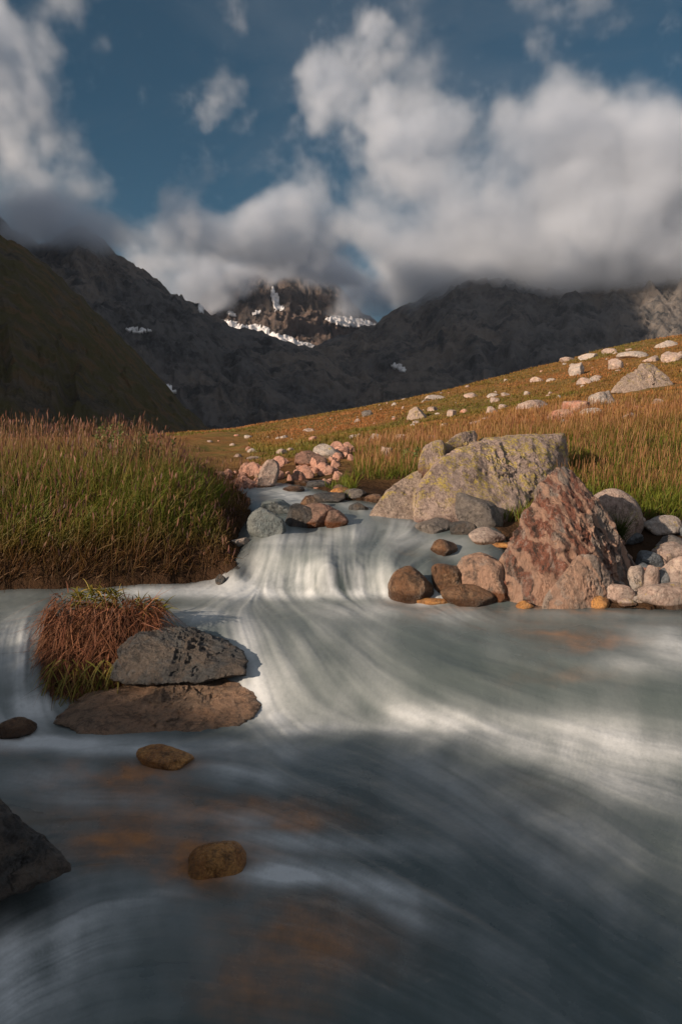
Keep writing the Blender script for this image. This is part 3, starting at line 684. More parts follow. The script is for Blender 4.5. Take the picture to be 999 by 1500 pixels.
def make_water():
    NR, NC = 760, 560
    Y = np.geomspace(1.02, 8.8, NR); Y = np.concatenate([np.linspace(-3.6, 1.0, 30), Y]); NR = len(Y)
    t = np.concatenate([np.linspace(-1.2, -.56, 24)[:-1], np.linspace(-.56, .56, NC), np.linspace(.56, 1.2, 24)[1:]]); NC = len(t)
    X = t[None, :] * (np.maximum(Y, .9)[:, None] + np.where(Y < .9, (.9 - Y), 0)[:, None]); Yg = np.repeat(Y[:, None], NC, 1)
    Z = WF(X, Yg)
    px, py = proj(X, Yg, Z)
    # flow field on a coarse raster of the ground-plane positions
    fx = np.array([f[0] for f in FLOW], float); fy = np.array([f[1] for f in FLOW], float)
    fd = np.array([[f[2], f[3]] for f in FLOW], float); fd /= np.linalg.norm(fd, axis=1)[:, None]
    gx = np.linspace(-200, 1200, 141); gy = np.linspace(660, 1700, 209)
    GX, GY = np.meshgrid(gx, gy)
    def sy(y): return np.log(np.maximum(y - 640, 5)) * 260
    d2 = (GX.ravel()[:, None] - fx) ** 2 + ((sy(GY.ravel())[:, None] - sy(fy)) * 1.3) ** 2
    w = 1 / (d2 + 15 ** 2) ** 1.6
    V = (w @ fd) / w.sum(1)[:, None]; V /= np.linalg.norm(V, axis=1)[:, None] + 1e-9
    V = V.reshape(209, 141, 2)
    def vel(x, y):
        i = np.clip((x + 200) / 10, 0, 139.99); j = np.clip((y - 660) / 5, 0, 207.99)
        i0 = i.astype(int); j0 = j.astype(int); a = (i - i0)[..., None]; b_ = (j - j0)[..., None]
        return (V[j0, i0] * (1 - a) + V[j0, i0 + 1] * a) * (1 - b_) + (V[j0 + 1, i0] * (1 - a) + V[j0 + 1, i0 + 1] * a) * b_
    # three noise rasters of different grain, streaked along the flow (long-exposure silk)
    NX, NY = 1400, 1100
    rg = np.random.default_rng(3)
    def raster(s, seed):
        yy, xx = np.mgrid[0:NY, 0:NX]
        return fbm(np.stack([xx.ravel() / s, yy.ravel() / s, yy.ravel() * 0], 1), 2, seed).reshape(NY, NX)
    ras = [raster(3.2, 1), raster(9., 2), raster(26., 3)]
    # scale of grain: shrinks with distance
    out = []
    shp = px.shape
    for r, L, st in ((ras[0], 22, 2.2), (ras[1], 18, 4.5), (ras[2], 12, 9.)):
        acc = np.zeros(shp); tot = 0
        for sg in (1, -1):
            x = px.copy(); y = py.copy()
            for k in range(L):
                wgt = .5 + .5 * math.cos(math.pi * k / L)
                i = np.clip(x + 200, 0, NX - 1).astype(int); j = np.clip(y - 640, 0, NY - 1).astype(int)
                acc += r[j, i] * wgt; tot += wgt
                v = vel(x, y)
                sc = st * np.clip((y - 640) / 300, .35, 1.5)
                x += sg * v[..., 0] * sc; y += sg * v[..., 1] * sc
        out.append(acc / tot)
    n0, n1, n2 = [o / (o.std() + 1e-9) for o in out]
    foam = np.zeros(shp)
    for cx, cy, rx, ry, tilt, am in FOAM:
        a = R(tilt); dx = px - cx; dy = py - cy
        u = (dx * math.cos(a) + dy * math.sin(a)) / rx; v = (-dx * math.sin(a) + dy * math.cos(a)) / ry
        foam = np.maximum(foam, am * np.exp(-(u * u + v * v) * .8)) + .25 * am * np.exp(-(u * u + v * v) * .5)
    big = fbm(np.stack([px.ravel() / 60, np.log(np.maximum(py.ravel() - 640, 5)) * 5, px.ravel() * 0], 1), 3, 77).reshape(shp)
    casc = np.exp(-((px - 460) / 170) ** 2 - ((py - 840) / 40) ** 2) + np.exp(-((px - 20) / 60) ** 2 - ((py - 985) / 60) ** 2)
    st = np.clip(.60 + (.02 + .06 * casc) * n0 + (.05 + .11 * casc) * n1 + .11 * n2 + .40 * big, 0, 1.6)
    fg = sstep(1060, 1160, py)
    foamv = np.clip(foam * (st + .06 * fg * n0 + .04 * fg * n1) * (1 + .45 * fg), 0, 1) 
    base_f = np.clip(.015 + .006 * n1 + .018 * n2 + .004 * n0 + .10 * big, 0, .3)
    foamv = np.clip(foamv + base_f, 0, 1)
    # surface shape: flowing ripples plus foam lift
    amp = np.clip(Yg / 3.2, .35, 1.2)
    p3 = np.stack([X.ravel() * 3, Yg.ravel() * 3, X.ravel() * 0], 1)
    lump = fbm(p3, 3, 21).reshape(shp)
    inner = np.clip((px > -200) & (px < 1200), 0, 1)
    Zs = Z + (n2 * .0026 + n1 * .0006 + n0 * .0001) * amp * inner + lump * .008
    Zs += casc * (fbm(p3 * 3.5, 4, 44).reshape(shp) * .014 + n1 * .0018 + n0 * .0006)
    Zs += np.clip(foam, 0, 1) * (n1 * .0007 + n0 * .00015) * amp
    gz = ground_z(X, Yg)
    opq = 1 - np.exp(-np.clip(Zs - gz, 0, 2) * 17)
    # amber of the sunken stones, tinted into the water colour
    wx = fbm(np.stack([px.ravel() / 38, py.ravel() / 22, px.ravel() * 0], 1), 4, 131).reshape(shp)
    wy = fbm(np.stack([px.ravel() / 34, py.ravel() / 24, px.ravel() * 0], 1), 4, 137).reshape(shp)
    amb = np.zeros(shp)
    for cx, cy, rx, ry, am in ((225,1128,66,19,1.),(150,1140,80,18,.8),(185,1222,80,34,1.),(320,1196,150,26,.85),(420,1208,58,22,.95),(300,1262,66,42,1.),(345,1250,70,30,.6),(200,1165,90,26,.6),(250,1235,160,40,.55),(450,1375,120,60,.55),(390,1440,90,60,.5),(500,1350,90,30,.3),(15,1085,50,12,.7),(885,942,52,10,.5),(845,930,60,8,.28),(830,990,90,14,.12),(600,880,40,8,.4),(650,893,60,5,.5),(770,897,30,4,.5),(880,897,40,4,.5),(110,1180,80,24,.35)):
        amb = np.maximum(amb, am * np.exp(-(((px + wx * 34 - cx) / rx) ** 2 + ((py + wy * 20 - cy) / ry) ** 2)))
    amb = np.clip(amb * (1 - .8 * foamv) * (1 + .18 * n1 + .1 * n0 + .3 * wx), 0, 1)
    opq = np.clip(.12 + .88 * opq, 0, 1)
    # cut away what lies well under the banks
    d = shore_dist(X, Yg)
    keep = (d < .05)
    f = grid_faces(NR, NC)
    f = f[keep.ravel()[f].any(1)]
    idx = np.unique(f); mp = np.zeros(NR * NC, int); mp[idx] = np.arange(len(idx))
    co = np.stack([X, Yg, Zs], -1).reshape(-1, 3)[idx]

    m, b, bs = new_mat('milky_stream_water')
    fo = b.attr('foam'); op = b.attr('opacity'); s0 = b.attr('streak')
    tc = b.n('ShaderNodeTexCoord').outputs['Object']
    nf = b.noise(tc, 40, 4, .7)
    f1 = b.m('MULTIPLY', fo, b.mr(nf, .2, .7, .82, 1.12), clamp=True)
    body = b.mix(b.mr(s0, -2.5, 2.5), (.072, .098, .104), (.104, .134, .138))
    body = b.mix(b.m('MULTIPLY', b.attr('bed'), .95), body, b.mix(b.mr(b.noise(b.n('ShaderNodeTexCoord').outputs['Object'], 9, 5, .7), .35, .65), (.46, .20, .06), (.20, .10, .045)))
    c = b.mix(b.mr(f1, 0., 1.), body, (.53, .58, .62))
    b.put(bs.inputs['Base Color'], c)
    b.put(bs.inputs['Roughness'], b.mr(fo, 0., .7, .24, .75))
    bs.inputs['Specular IOR Level'].default_value = .5; bs.inputs['IOR'].default_value = 1.33
    h = b.m('ADD', b.m('MULTIPLY', s0, .12), b.m('MULTIPLY', b.noise(tc, 14, 3, .6), .6))
    bn = b.n('ShaderNodeBump'); bn.inputs['Strength'].default_value = .35; bn.inputs['Distance'].default_value = .012
    b.put(bn.inputs['Height'], h); b.put(bs.inputs['Normal'], bn.outputs[0])
    tr = b.n('ShaderNodeBsdfTransparent'); tr.inputs[0].default_value = (.86, .90, .86, 1)
    gl = b.n('ShaderNodeBsdfGlossy'); gl.inputs['Roughness'].default_value = .25; gl.inputs[0].default_value = (.9, .9, .9, 1); b.put(gl.inputs['Normal'], bn.outputs[0])
    fr = b.n('ShaderNodeFresnel'); fr.inputs[0].default_value = 1.33
    clear = b.n('ShaderNodeMixShader'); b.put(clear.inputs[0], b.m('MULTIPLY', fr.outputs[0], .8)); b.put(clear.inputs[1], tr.outputs[0]); b.put(clear.inputs[2], gl.outputs[0])
    mx = b.n('ShaderNodeMixShader'); b.put(mx.inputs[0], op); b.put(mx.inputs[1], clear.outputs[0]); b.put(mx.inputs[2], bs.outputs[0])
    b.put(m.node_tree.nodes['Material Output'].inputs[0], mx.outputs[0])
    ob = mesh_obj('water', co, mp[f], m, attrs={'foam': foamv.ravel()[idx], 'bed': amb.ravel()[idx], 'opacity': opq.ravel()[idx], 'streak': (n0 * .15 + n1 * .35 + n2 * .7).ravel()[idx]})
    tag(ob, kind='structure')
make_water()
print('water', time.time() - T0)

# ------------------------------------------------------------------ grass
def blade_mat(name, transl=.35, rough=.55):
    m, b, bs = new_mat(name)
    c = b.attr('tint', 'Color')
    b.put(bs.inputs['Base Color'], c); bs.inputs['Roughness'].default_value = rough; bs.inputs['Specular IOR Level'].default_value = .25
    t = b.n('ShaderNodeBsdfTranslucent'); b.put(t.inputs[0], b.mix(1., c, (1.1, 1.05, .8), 'MULTIPLY'))
    mx = b.n('ShaderNodeMixShader'); mx.inputs[0].default_value = transl
    b.put(mx.inputs[1], bs.outputs[0]); b.put(mx.inputs[2], t.outputs[0])
    b.put(m.node_tree.nodes['Material Output'].inputs[0], mx.outputs[0])
    return m
M_BLADE = blade_mat('grass_blades')
M_DRY = blade_mat('dry_grass_blades', .2, .6)

def blades(root, dirv, L, W, droop, cb, ct, nseg=4, bulge=None, side=None, wprof=None):
    """arrays of curved tapering blades -> verts, quads, colours"""
    n = len(root)
    d = dirv / np.linalg.norm(dirv, axis=1)[:, None]
    if side is None:
        az = RNG.uniform(0, 2 * np.pi, n); side = np.stack([np.cos(az), np.sin(az) * .5, az * 0], 1)
    side = side - d * (side * d).sum(1)[:, None]; side /= np.linalg.norm(side, axis=1)[:, None] + 1e-9
    vs, cs = [], []
    for k in range(nseg + 1):
        s = k / nseg
        p = root + d * (L * s)[:, None] + np.array([0, 0, -1.]) * (droop * L * s * s)[:, None]
        if bulge is not None: p = p + bulge * (L * s * s)[:, None]
        wp = (1 - s ** 1.6) * .95 + .05 if wprof is None else wprof[k]
        w = (W * wp)[:, None] * .5
        vs.append(p - side * w); vs.append(p + side * w)
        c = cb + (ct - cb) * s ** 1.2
        cs.append(c); cs.append(c)
    v = np.stack(vs, 1).reshape(-1, 3); c = np.stack(cs, 1).reshape(-1, 3)
    base = (np.arange(n) * 2 * (nseg + 1))[:, None]
    fs = [base + np.array([2 * k, 2 * k + 1, 2 * k + 3, 2 * k + 2])[None] for k in range(nseg)]
    return v, np.stack(fs, 1).reshape(-1, 4), c

def merge(parts):
    V, Fc, C, o = [], [], [], 0
    for v, f, c in parts:
        V.append(v); Fc.append(f + o); C.append(c); o += len(v)
    return np.concatenate(V), np.concatenate(Fc), np.concatenate(C)

def off_rocks(X, Y, m=1.):
    k = np.ones(len(X), bool)
    for o, cx, cy, r in ROCKS:
        if r > .04: k &= ((X - cx) ** 2 + (Y - cy) ** 2) > (r * m) ** 2
    return k

def sample(n, tr, yr, cond=None):
    t = RNG.uniform(tr[0], tr[1], n); Y = np.exp(RNG.uniform(math.log(yr[0]), math.log(yr[1]), n)); X = t * Y
    k = shore_dist(X, Y) > .02
    k &= off_rocks(X, Y)
    X, Y = X[k], Y[k]
    if cond is not None:
        k = cond(X, Y); X, Y = X[k], Y[k]
    return np.stack([X, Y, ground_z(X, Y) - .01], 1)

def col(base, n, var=.2):
    c = np.array(base)[None] * (1 + RNG.uniform(-var, var, (n, 1))) * (1 + RNG.uniform(-.08, .08, (n, 3)))
    return c
def mixc(a, b, t): return a + (b - a) * t[:, None]

left = lambda X, Y: (X < -.35 - .12 * (Y - 5.)) & ((X / Y) < -.125) & (Y < 30)
def patch(root, s, seed): return fbm(np.stack([root[:, 0] * s, root[:, 1] * s, root[:, 0] * 0], 1), 3, seed)

parts = []
# left bank: long green blades leaning right
r = sample(95000, (-1.1, -.10), (3.9, 7.5), left)
n = len(r); dist = shore_dist(r[:, 0], r[:, 1])
pa = patch(r, 1.8, 5)
edgef = sstep(.03, .28, dist)
L = RNG.uniform(.11, .30, n) * (.55 + .45 * edgef) * (1 + .35 * pa + .55 * patch(r, 5., 6))
pxr = proj(r[:, 0], r[:, 1], r[:, 2])[0]; L *= 1 - .62 * sstep(215, 370, pxr)
d = np.stack([RNG.normal(.22, .36, n) + .5 * patch(r, 3., 9), RNG.normal(-.12, .3, n), np.ones(n)], 1)
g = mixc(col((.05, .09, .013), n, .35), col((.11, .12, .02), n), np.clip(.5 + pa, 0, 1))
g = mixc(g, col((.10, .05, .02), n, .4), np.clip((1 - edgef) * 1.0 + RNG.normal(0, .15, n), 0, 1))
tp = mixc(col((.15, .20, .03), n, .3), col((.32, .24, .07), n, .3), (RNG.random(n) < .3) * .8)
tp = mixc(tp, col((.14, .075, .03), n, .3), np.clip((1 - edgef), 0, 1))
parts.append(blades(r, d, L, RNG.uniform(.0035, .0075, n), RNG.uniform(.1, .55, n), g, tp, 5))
# straw stems and seed heads above
r = sample(11000, (-1.1, -.10), (4.3, 8.), left); n = len(r); dist = shore_dist(r[:, 0], r[:, 1])
L = RNG.uniform(.20, .43, n) * (.6 + .4 * sstep(.05, .7, dist)) * (1 - .65 * sstep(200, 330, proj(r[:, 0], r[:, 1], r[:, 2])[0])) * (1 + .4 * patch(r, 3., 12))
d = np.stack([RNG.normal(.08, .13, n), RNG.normal(0, .12, n), np.ones(n)], 1)
cst = mixc(col((.14, .11, .04), n, .3), col((.20, .09, .05), n, .3), RNG.random(n))
parts.append(blades(r, d, L, np.full(n, .0024), RNG.uniform(0, .12, n), cst, cst * 1.4, 4, wprof=[1, .9, .8, .8, .7]))
hd = (RNG.random(n) < .6); dn = d / np.linalg.norm(d, axis=1)[:, None]
rt = r + dn * (L * .93)[:, None]
hc = mixc(col((.20, .10, .07), n, .3), col((.09, .045, .045), n, .3), (RNG.random(n) < .35) * 1.)
parts.append(blades(rt[hd], (d + RNG.normal(0, .15, d.shape))[hd], RNG.uniform(.03, .07, hd.sum()), RNG.uniform(.005, .010, hd.sum()), np.full(hd.sum(), .1), hc[hd], hc[hd] * 1.3, 3, wprof=[.4, 1, .8, .1]))
# dead brown fringe hanging down the bank
r = sample(15000, (-1.1, -.07), (3.9, 6.), lambda X, Y: left(X, Y) & (shore_dist(X, Y) < .42)); n = len(r)
d = np.stack([RNG.normal(.15, .5, n), RNG.normal(-.8, .3, n), RNG.uniform(-.2, .9, n)], 1)
cb = mixc(col((.045, .024, .014), n, .4), col((.085, .05, .022), n, .4), RNG.random(n))
parts.append(blades(r, d, RNG.uniform(.07, .20, n), RNG.uniform(.003, .006, n), RNG.uniform(.4, 1.2, n), cb, cb * 1.5, 4))
v, f, c = merge(parts)
tag(mesh_obj('grass', v, f, M_BLADE, False, attrs={'tint': c}), kind='stuff', label='tall green and straw coloured grass covering the left bank')

parts = []
right = lambda X, Y: ~left(X, Y) & ~((X > -1.2) & (X < .1) & (Y > 6.6) & (Y < 9.2) & (X < -.9 + (Y - 6.) * .9) & (ground_z(X, Y) < 1.35) & (X > -1.15)) 
def rub(X, Y):      # keep the rubble bare
    px, py = proj(X, Y, ground_z(X, Y))
    q = np.zeros(len(X), bool)
    for ex, ey, eh in edge: q |= (np.abs(px - ex) < 18) & (np.abs(py - ey) < eh * .5 + 2)
    sh = (px > 880) & (py > 762)
    wet = (px > 690) & (px < 760) & (py > 765)
    bd = (px > 520) & (px < 735) & (py > 702) & (Y < 6.6)
    return ~q & ~sh & ~wet & ~bd & ~left(X, Y)
# near green grass of the right bank
r = sample(60000, (-.05, .75), (5., 9.5), rub); n = len(r); pa = patch(r, .9, 15)
L = RNG.uniform(.06, .18, n) * (1 + .3 * pa + .5 * patch(r, 4., 16))
d = np.stack([RNG.normal(.08, .25, n), RNG.normal(-.1, .25, n), np.ones(n)], 1)
tl = np.clip((r[:, 1] - 7.8) / 3. + pa * .8, 0, 1)
g = mixc(col((.055, .085, .012), n, .35), col((.13, .085, .025), n, .3), tl * .8)
tp = mixc(col((.20, .23, .03), n, .3), col((.32, .15, .07), n, .3), np.clip(tl * .9 + (RNG.random(n) < .18), 0, 1))
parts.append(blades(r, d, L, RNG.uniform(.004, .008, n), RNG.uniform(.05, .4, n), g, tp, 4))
# reddish flowering stems
r = sample(15000, (.02, .75), (5.6, 14.), rub); n = len(r)
L = RNG.uniform(.10, .24, n)
d = np.stack([RNG.normal(.05, .14, n), RNG.normal(0, .12, n), np.ones(n)], 1)
w = .0022 * np.clip(r[:, 1] / 6, 1, 3)
cst = mixc(col((.22, .095, .055), n, .3), col((.32, .20, .08), n, .3), RNG.random(n))
parts.append(blades(r, d, L, w, RNG.uniform(0, .15, n), cst * .8, cst * 1.3, 3, wprof=[1, .9, 1.6, .9]))
# middle and far meadow
r = sample(120000, (-.30, .75), (8., 58.), rub); n = len(r); pa = patch(r, .22, 25); pb = patch(r, .9, 26)
L = RNG.uniform(.035, .13, n) * (1 + .5 * pb + .4 * patch(r, 3., 27)) * np.clip(1.15 - r[:, 1] * .006, .75, 1.1)
low = sstep(15, 9, r[:, 1]) * (r[:, 0] < 1.2)          # short green turf by the stream
L *= 1 - .5 * low
d = np.stack([RNG.normal(.06, .3, n), RNG.normal(-.05, .3, n), np.ones(n)], 1)
gt = np.clip(.32 + pa * 1.3 + low * .9 + .7 * pb, 0, 1)
g = mixc(col((.25, .10, .035), n, .3), col((.085, .10, .018), n, .3), gt)
tp = mixc(col((.54, .26, .10), n, .3), col((.22, .21, .04), n, .3), gt)
red = np.clip(pb * 2.2, 0, 1) * (RNG.random(n) < .6)
tp = mixc(tp, col((.36, .15, .08), n, .3), red * .7)
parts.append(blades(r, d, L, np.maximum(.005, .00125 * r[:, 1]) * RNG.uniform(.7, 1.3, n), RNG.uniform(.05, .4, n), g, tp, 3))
v, f, c = merge(parts)
tag(mesh_obj('meadow_grass', v, f, M_BLADE, False, attrs={'tint': c}), kind='stuff', label='orange brown and green meadow grass covering the right hillside')
# rough grass outside the frame and on the bank behind the camera
X = RNG.uniform(-9, -3, 26000); Y = RNG.uniform(-4, 5, 26000); k = (shore_dist(X, Y) > .05)
r = np.stack([X[k], Y[k], ground_z(X[k], Y[k])], 1); n = len(r)
d = np.stack([RNG.normal(.1, .3, n), RNG.normal(0, .3, n), np.ones(n)], 1)
v, f, c = blades(r, d, RNG.uniform(.15, .4, n), np.full(n, .012), RNG.uniform(.1, .5, n), col((.06, .08, .015), n), col((.2, .16, .05), n), 3)
tag(mesh_obj('bank_grass', v, f, M_BLADE, False, attrs={'tint': c}), kind='stuff', label='rough grass on the bank beside the viewer')
print('grass', time.time() - T0)

# --- hanging dry tuft on the ledge (a clump of turf with dead and green blades)
def tuft():
    root = bpy.data.objects.new('grass_clump', None); COL.objects.link(root)
    c0 = Vector(P(150, 905, 3.45)); root.location = c0
    tag(root, 'clump of reddish dry grass hanging over the ledge beside the dark rock', 'grass clump')
    clod = hull_rock('soil', PP([(70,1030,3.28),(95,930,3.34),(100,890,3.46),(150,878,3.52),(225,898,3.55),(235,915,3.5),(180,960,3.30),(175,1020,3.22),(120,1045,3.2),(90,1040,3.6),(220,920,3.8),(110,890,3.8)]),
                     rock_mat('peaty_soil', (.03, .016, .010), (.05, .025, .014), (.01, .006, .004), scale=6, rough=.9), 71, sub=6, soft=.03, amp=.05, fine=.02)
    clod.parent = root; clod.location = clod.location - c0
    ps = []
    # combed over the crown and down the face
    n = 1300
    px = RNG.uniform(78, 232, n); py = RNG.uniform(868, 965, n)
    py = np.where(px > 180, RNG.uniform(878, 915, n), py); py = np.where(px < 80, RNG.uniform(888, 935, n), py)
    Yd = 3.55 - (py - 870) * .0026 - .04
    r = np.array([P(a, b_, y) for a, b_, y in zip(px, py, Yd)]) - np.array(c0[:])
    out = (px - 150) / 110
    d = np.stack([np.where(px < 180, -.45, .55) + RNG.normal(0, .55, n), RNG.normal(-.5, .35, n), RNG.normal(.1, .5, n)], 1)
    cb = mixc(col((.10, .04, .022), n, .4), col((.22, .10, .055), n, .4), RNG.random(n))
    ps.append(blades(r, d, RNG.uniform(.06, .19, n), RNG.uniform(.003, .0065, n), RNG.uniform(.6, 1.5, n), cb, cb * RNG.uniform(.7, 2.2, (n, 1)), 7, bulge=RNG.normal(0, .45, (n, 3))))
    n = 2500   # strands hanging down the face
    px = RNG.uniform(66, 182, n); py = RNG.uniform(890, 1010, n)
    Yd = 3.40 - (py - 890) * .0016
    r = np.array([P(a, b_, y) for a, b_, y in zip(px, py, Yd)]) - np.array(c0[:])
    d = np.stack([RNG.normal(-.02, .35, n), RNG.normal(-.35, .2, n), RNG.normal(-.6, .3, n)], 1)
    cb = mixc(col((.08, .035, .02), n, .4), col((.24, .11, .06), n, .4), RNG.random(n) ** 1.3)
    ps.append(blades(r, d, RNG.uniform(.06, .17, n), RNG.uniform(.003, .006, n), RNG.uniform(.2, .9, n), cb, cb * RNG.uniform(.7, 2.0, (n, 1)), 6, bulge=RNG.normal(0, .4, (n, 3))))
    v, f, c = merge(ps)
    mesh_obj('dry_blades', v, f, M_DRY, False, root, {'tint': c})
    ps = []
    n = 420    # green and yellow blades
    px = np.concatenate([RNG.uniform(110, 175, 160), RNG.uniform(185, 240, 90), RNG.uniform(72, 178, 170)])
    py = np.concatenate([RNG.uniform(866, 890, 160), RNG.uniform(880, 902, 90), RNG.uniform(965, 1020, 170)])
    Yd = np.where(py < 950, 3.48, 3.2)
    r = np.array([P(a, b_, y) for a, b_, y in zip(px, py, Yd)]) - np.array(c0[:])
    up_ = (py < 950)
    d = np.stack([RNG.normal(0, .5, n) + np.where(px > 185, .4, 0), RNG.normal(-.3, .3, n), np.where(up_, .6, -.4) + RNG.normal(0, .2, n)], 1)
    cg = mixc(col((.10, .12, .02), n, .3), col((.32, .24, .06), n, .3), RNG.random(n))
    ps.append(blades(r, d, RNG.uniform(.07, .16, n), RNG.uniform(.004, .008, n), RNG.uniform(.3, .9, n), cg, cg * 1.3, 6))
    v, f, c = ps[0]; nv = 14
    for msk in (up_, ~up_):
        ff = f[np.repeat(msk, 6)]; idx, inv = np.unique(ff, return_inverse=True)
        mesh_obj('green_blades', v[idx], inv.reshape(ff.shape), M_BLADE, False, root, {'tint': c[idx]})
tuft()

# --- leafy plants
def leafy(px, py, Y, n_st, h, lab, name='shrub', seed=1, spread=.1, lw=.012, ll=.04, colr=(.12, .16, .05)):
    rg = np.random.default_rng(seed)
    root = bpy.data.objects.new(name, None); COL.objects.link(root)
    x, y = P(px, py, Y)[:2]; z = float(ground_z(np.array([x]), np.array([y]))[0])
    root.location = (x, y, z); tag(root, lab, 'shrub')
    r = np.stack([rg.normal(0, spread, n_st), rg.normal(0, spread, n_st), np.zeros(n_st)], 1)
    d = np.stack([rg.normal(0, .25, n_st), rg.normal(0, .2, n_st), np.ones(n_st)], 1); dn = d / np.linalg.norm(d, axis=1)[:, None]
    L = rg.uniform(.65, 1., n_st) * h
    cs = col((.10, .07, .03), n_st)
    v, f, c = blades(r, d, L, np.full(n_st, .005), np.zeros(n_st), cs, cs, 3, wprof=[1, .8, .6, .4])
    mesh_obj('stems', v, f, M_DRY, False, root, {'tint': c})
    k = 22
    s = np.tile(np.linspace(.35, 1., k), n_st); R_ = np.repeat(r, k, 0); D_ = np.repeat(dn, k, 0); LL = np.repeat(L, k)
    p = R_ + D_ * (LL * s)[:, None]; m = len(p)
    az = rg.uniform(0, 6.28, m)
    ld = np.stack([np.cos(az), np.sin(az), rg.uniform(.4, 1.4, m)], 1)
    cl = mixc(col(colr, m, .3), col((.22, .24, .10), m, .2), rg.random(m) ** 2)
    v, f, c = blades(p, ld, rg.uniform(.7, 1.2, m) * ll, rg.uniform(.8, 1.2, m) * lw, np.full(m, .2), cl, cl, 3, wprof=[.3, 1, .8, .05])
    mesh_obj('leaves', v, f, M_BLADE, False, root, {'tint': c})
leafy(165, 690, 5.6, 16, .40, 'pale green willow shrub rising out of the left bank grass', seed=1, spread=.10)
leafy(210, 690, 5.8, 14, .38, 'smaller willow shrub at the right of the pale green one on the left bank', seed=2, spread=.10)
leafy(612, 682, 7.6, 14, .22, 'low green shrub beside the lichened boulder', seed=3, spread=.07, colr=(.10, .17, .04))
leafy(740, 700, 6.0, 10, .2, 'small leafy bush at the right of the lichened boulder', seed=4, spread=.08, colr=(.06, .12, .02))
# sedge tuft right of the pointed boulder
rt = bpy.data.objects.new('sedge_tuft', None); COL.objects.link(rt); rt.location = P(905, 790, 4.62)
tag(rt, 'fan of thin dark green sedge behind the shoulder of the pointed boulder', 'grass tuft')
n = 260; az = RNG.uniform(0, 2 * np.pi, n)
d = np.stack([np.cos(az) * RNG.uniform(.1, .8, n), np.sin(az) * .4, np.ones(n)], 1)
v, f, c = blades(RNG.normal(0, .015, (n, 3)), d, RNG.uniform(.12, .30, n), np.full(n, .0032), RNG.uniform(.1, .6, n), col((.03, .05, .012), n), col((.10, .12, .03), n), 6)
mesh_obj('sedge_blades', v, f, M_BLADE, False, rt, {'tint': c})

# ------------------------------------------------------------------ mountains
def mtn_mat(name, c1, c2, c3, s=1., grass=None, band=.0):
    m, b, bs = new_mat(name)
    tc = b.n('ShaderNodeTexCoord').outputs['Object']
    v = b.vm('MULTIPLY', tc, (1, 1, .6))
    n1 = b.noise(v, .004 * s, 5, .6); n2 = b.noise(v, .02 * s, 8, .72); n3 = b.noise(v, .12 * s, 5, .75)
    c = b.mix(b.mr(n1, .42, .58), c1, c2)
    c = b.mix(b.mr(n2, .46, .60), c, c3)
    c = b.mix(b.m('MULTIPLY', b.mr(n3, .5, .64), .6), c, tuple(x * 2.2 for x in c3))
    if grass:
        gn = b.noise(tc, .012 * s, 6, .65)
        c = b.mix(b.mr(gn, .38, .56), c, grass[0])
        c = b.mix(b.m('MULTIPLY', b.mr(b.noise(b.vm('MULTIPLY', tc, (1, .3, .2)), .03 * s, 6, .6), .5, .62), .7), c, grass[1])
    b.put(bs.inputs['Base Color'], c); bs.inputs['Roughness'].default_value = 1; bs.inputs['Specular IOR Level'].default_value = .05
    bump(b, bs, b.m('ADD', n2, b.m('MULTIPLY', n3, .5)), 1., 14. / s)
    return m

def resamp(pts, n):
    p = np.array(pts, float); s = np.concatenate([[0], np.cumsum(np.hypot(np.diff(p[:, 0]), np.diff(p[:, 1])))])
    q = np.linspace(0, s[-1], n)
    return np.stack([np.interp(q, s, p[:, k]) for k in range(p.shape[1])], 1)

def mountain(name, sky, base, mat, ns=560, nt=200, amp=30, wl=160, seed=1, world=False, prof=1.25, jag=.5, lab=None, rill=.5):
    a = resamp(sky, ns); b_ = resamp(base, ns)
    if not world:
        A = np.array([P(*x) for x in a]); B = np.array([P(*x) for x in b_])
    else: A, B = a, b_
    t = np.linspace(0, 1, nt)[:, None, None]
    V = B[None] + (A - B)[None] * t
    V[..., 2] = B[None, :, 2] + (A - B)[None, :, 2] * (t[..., 0] ** prof)
    # far side
    away = A - B; away[:, 2] = 0
    tb = np.linspace(.04, 1, 30)[:, None, None]
    Vb = A[None] + away[None] * tb * .8
    Vb[..., 2] = A[None, :, 2] - (A[None, :, 2] - B[None, :, 2]) * tb[..., 0] ** .9
    tt = np.concatenate([np.repeat(t[:, 0], ns, 1), 1 - np.repeat(tb[:, 0], ns, 1)])
    V = np.concatenate([V, Vb]); sh = V.shape[:2]
    p = V.reshape(-1, 3)
    r1 = fbm(p * [1, 1, .5] / wl, 6, seed, .55, ridged=True)
    r2 = fbm(p * [1, 1, .5] / wl * 4.3, 4, seed + 40, .6, ridged=True)
    r4 = fbm(p * [1, 1, .6] / wl * 13., 3, seed + 60, .65, ridged=True)
    # gullies running downslope
    q = np.stack([np.tile(np.arange(ns), sh[0]) / ns * 30 + r1 * .8, tt.ravel() * 3, p[:, 0] * 0], 1)
    r3 = fbm(q, 4, seed + 80, .55, ridged=True)
    win = (sstep(0, .22, tt) * (1 - (1 - jag) * sstep(.75, 1, tt))).ravel()
    nrm = -away / (np.linalg.norm(away, axis=1)[:, None] + 1e-9) * .6; nrm[:, 2] = .8
    N = np.tile(nrm, (sh[0], 1))
    disp = (r1 * .72 + r2 * .40 + r4 * .20 + r3 * rill) * amp * win
    p = p + N * disp[:, None]
    ob = mesh_obj(name, p, grid_faces(*sh), mat)
    tag(ob, kind='structure', label=lab)
    return ob, p.reshape(*sh, 3), N.reshape(*sh, 3)

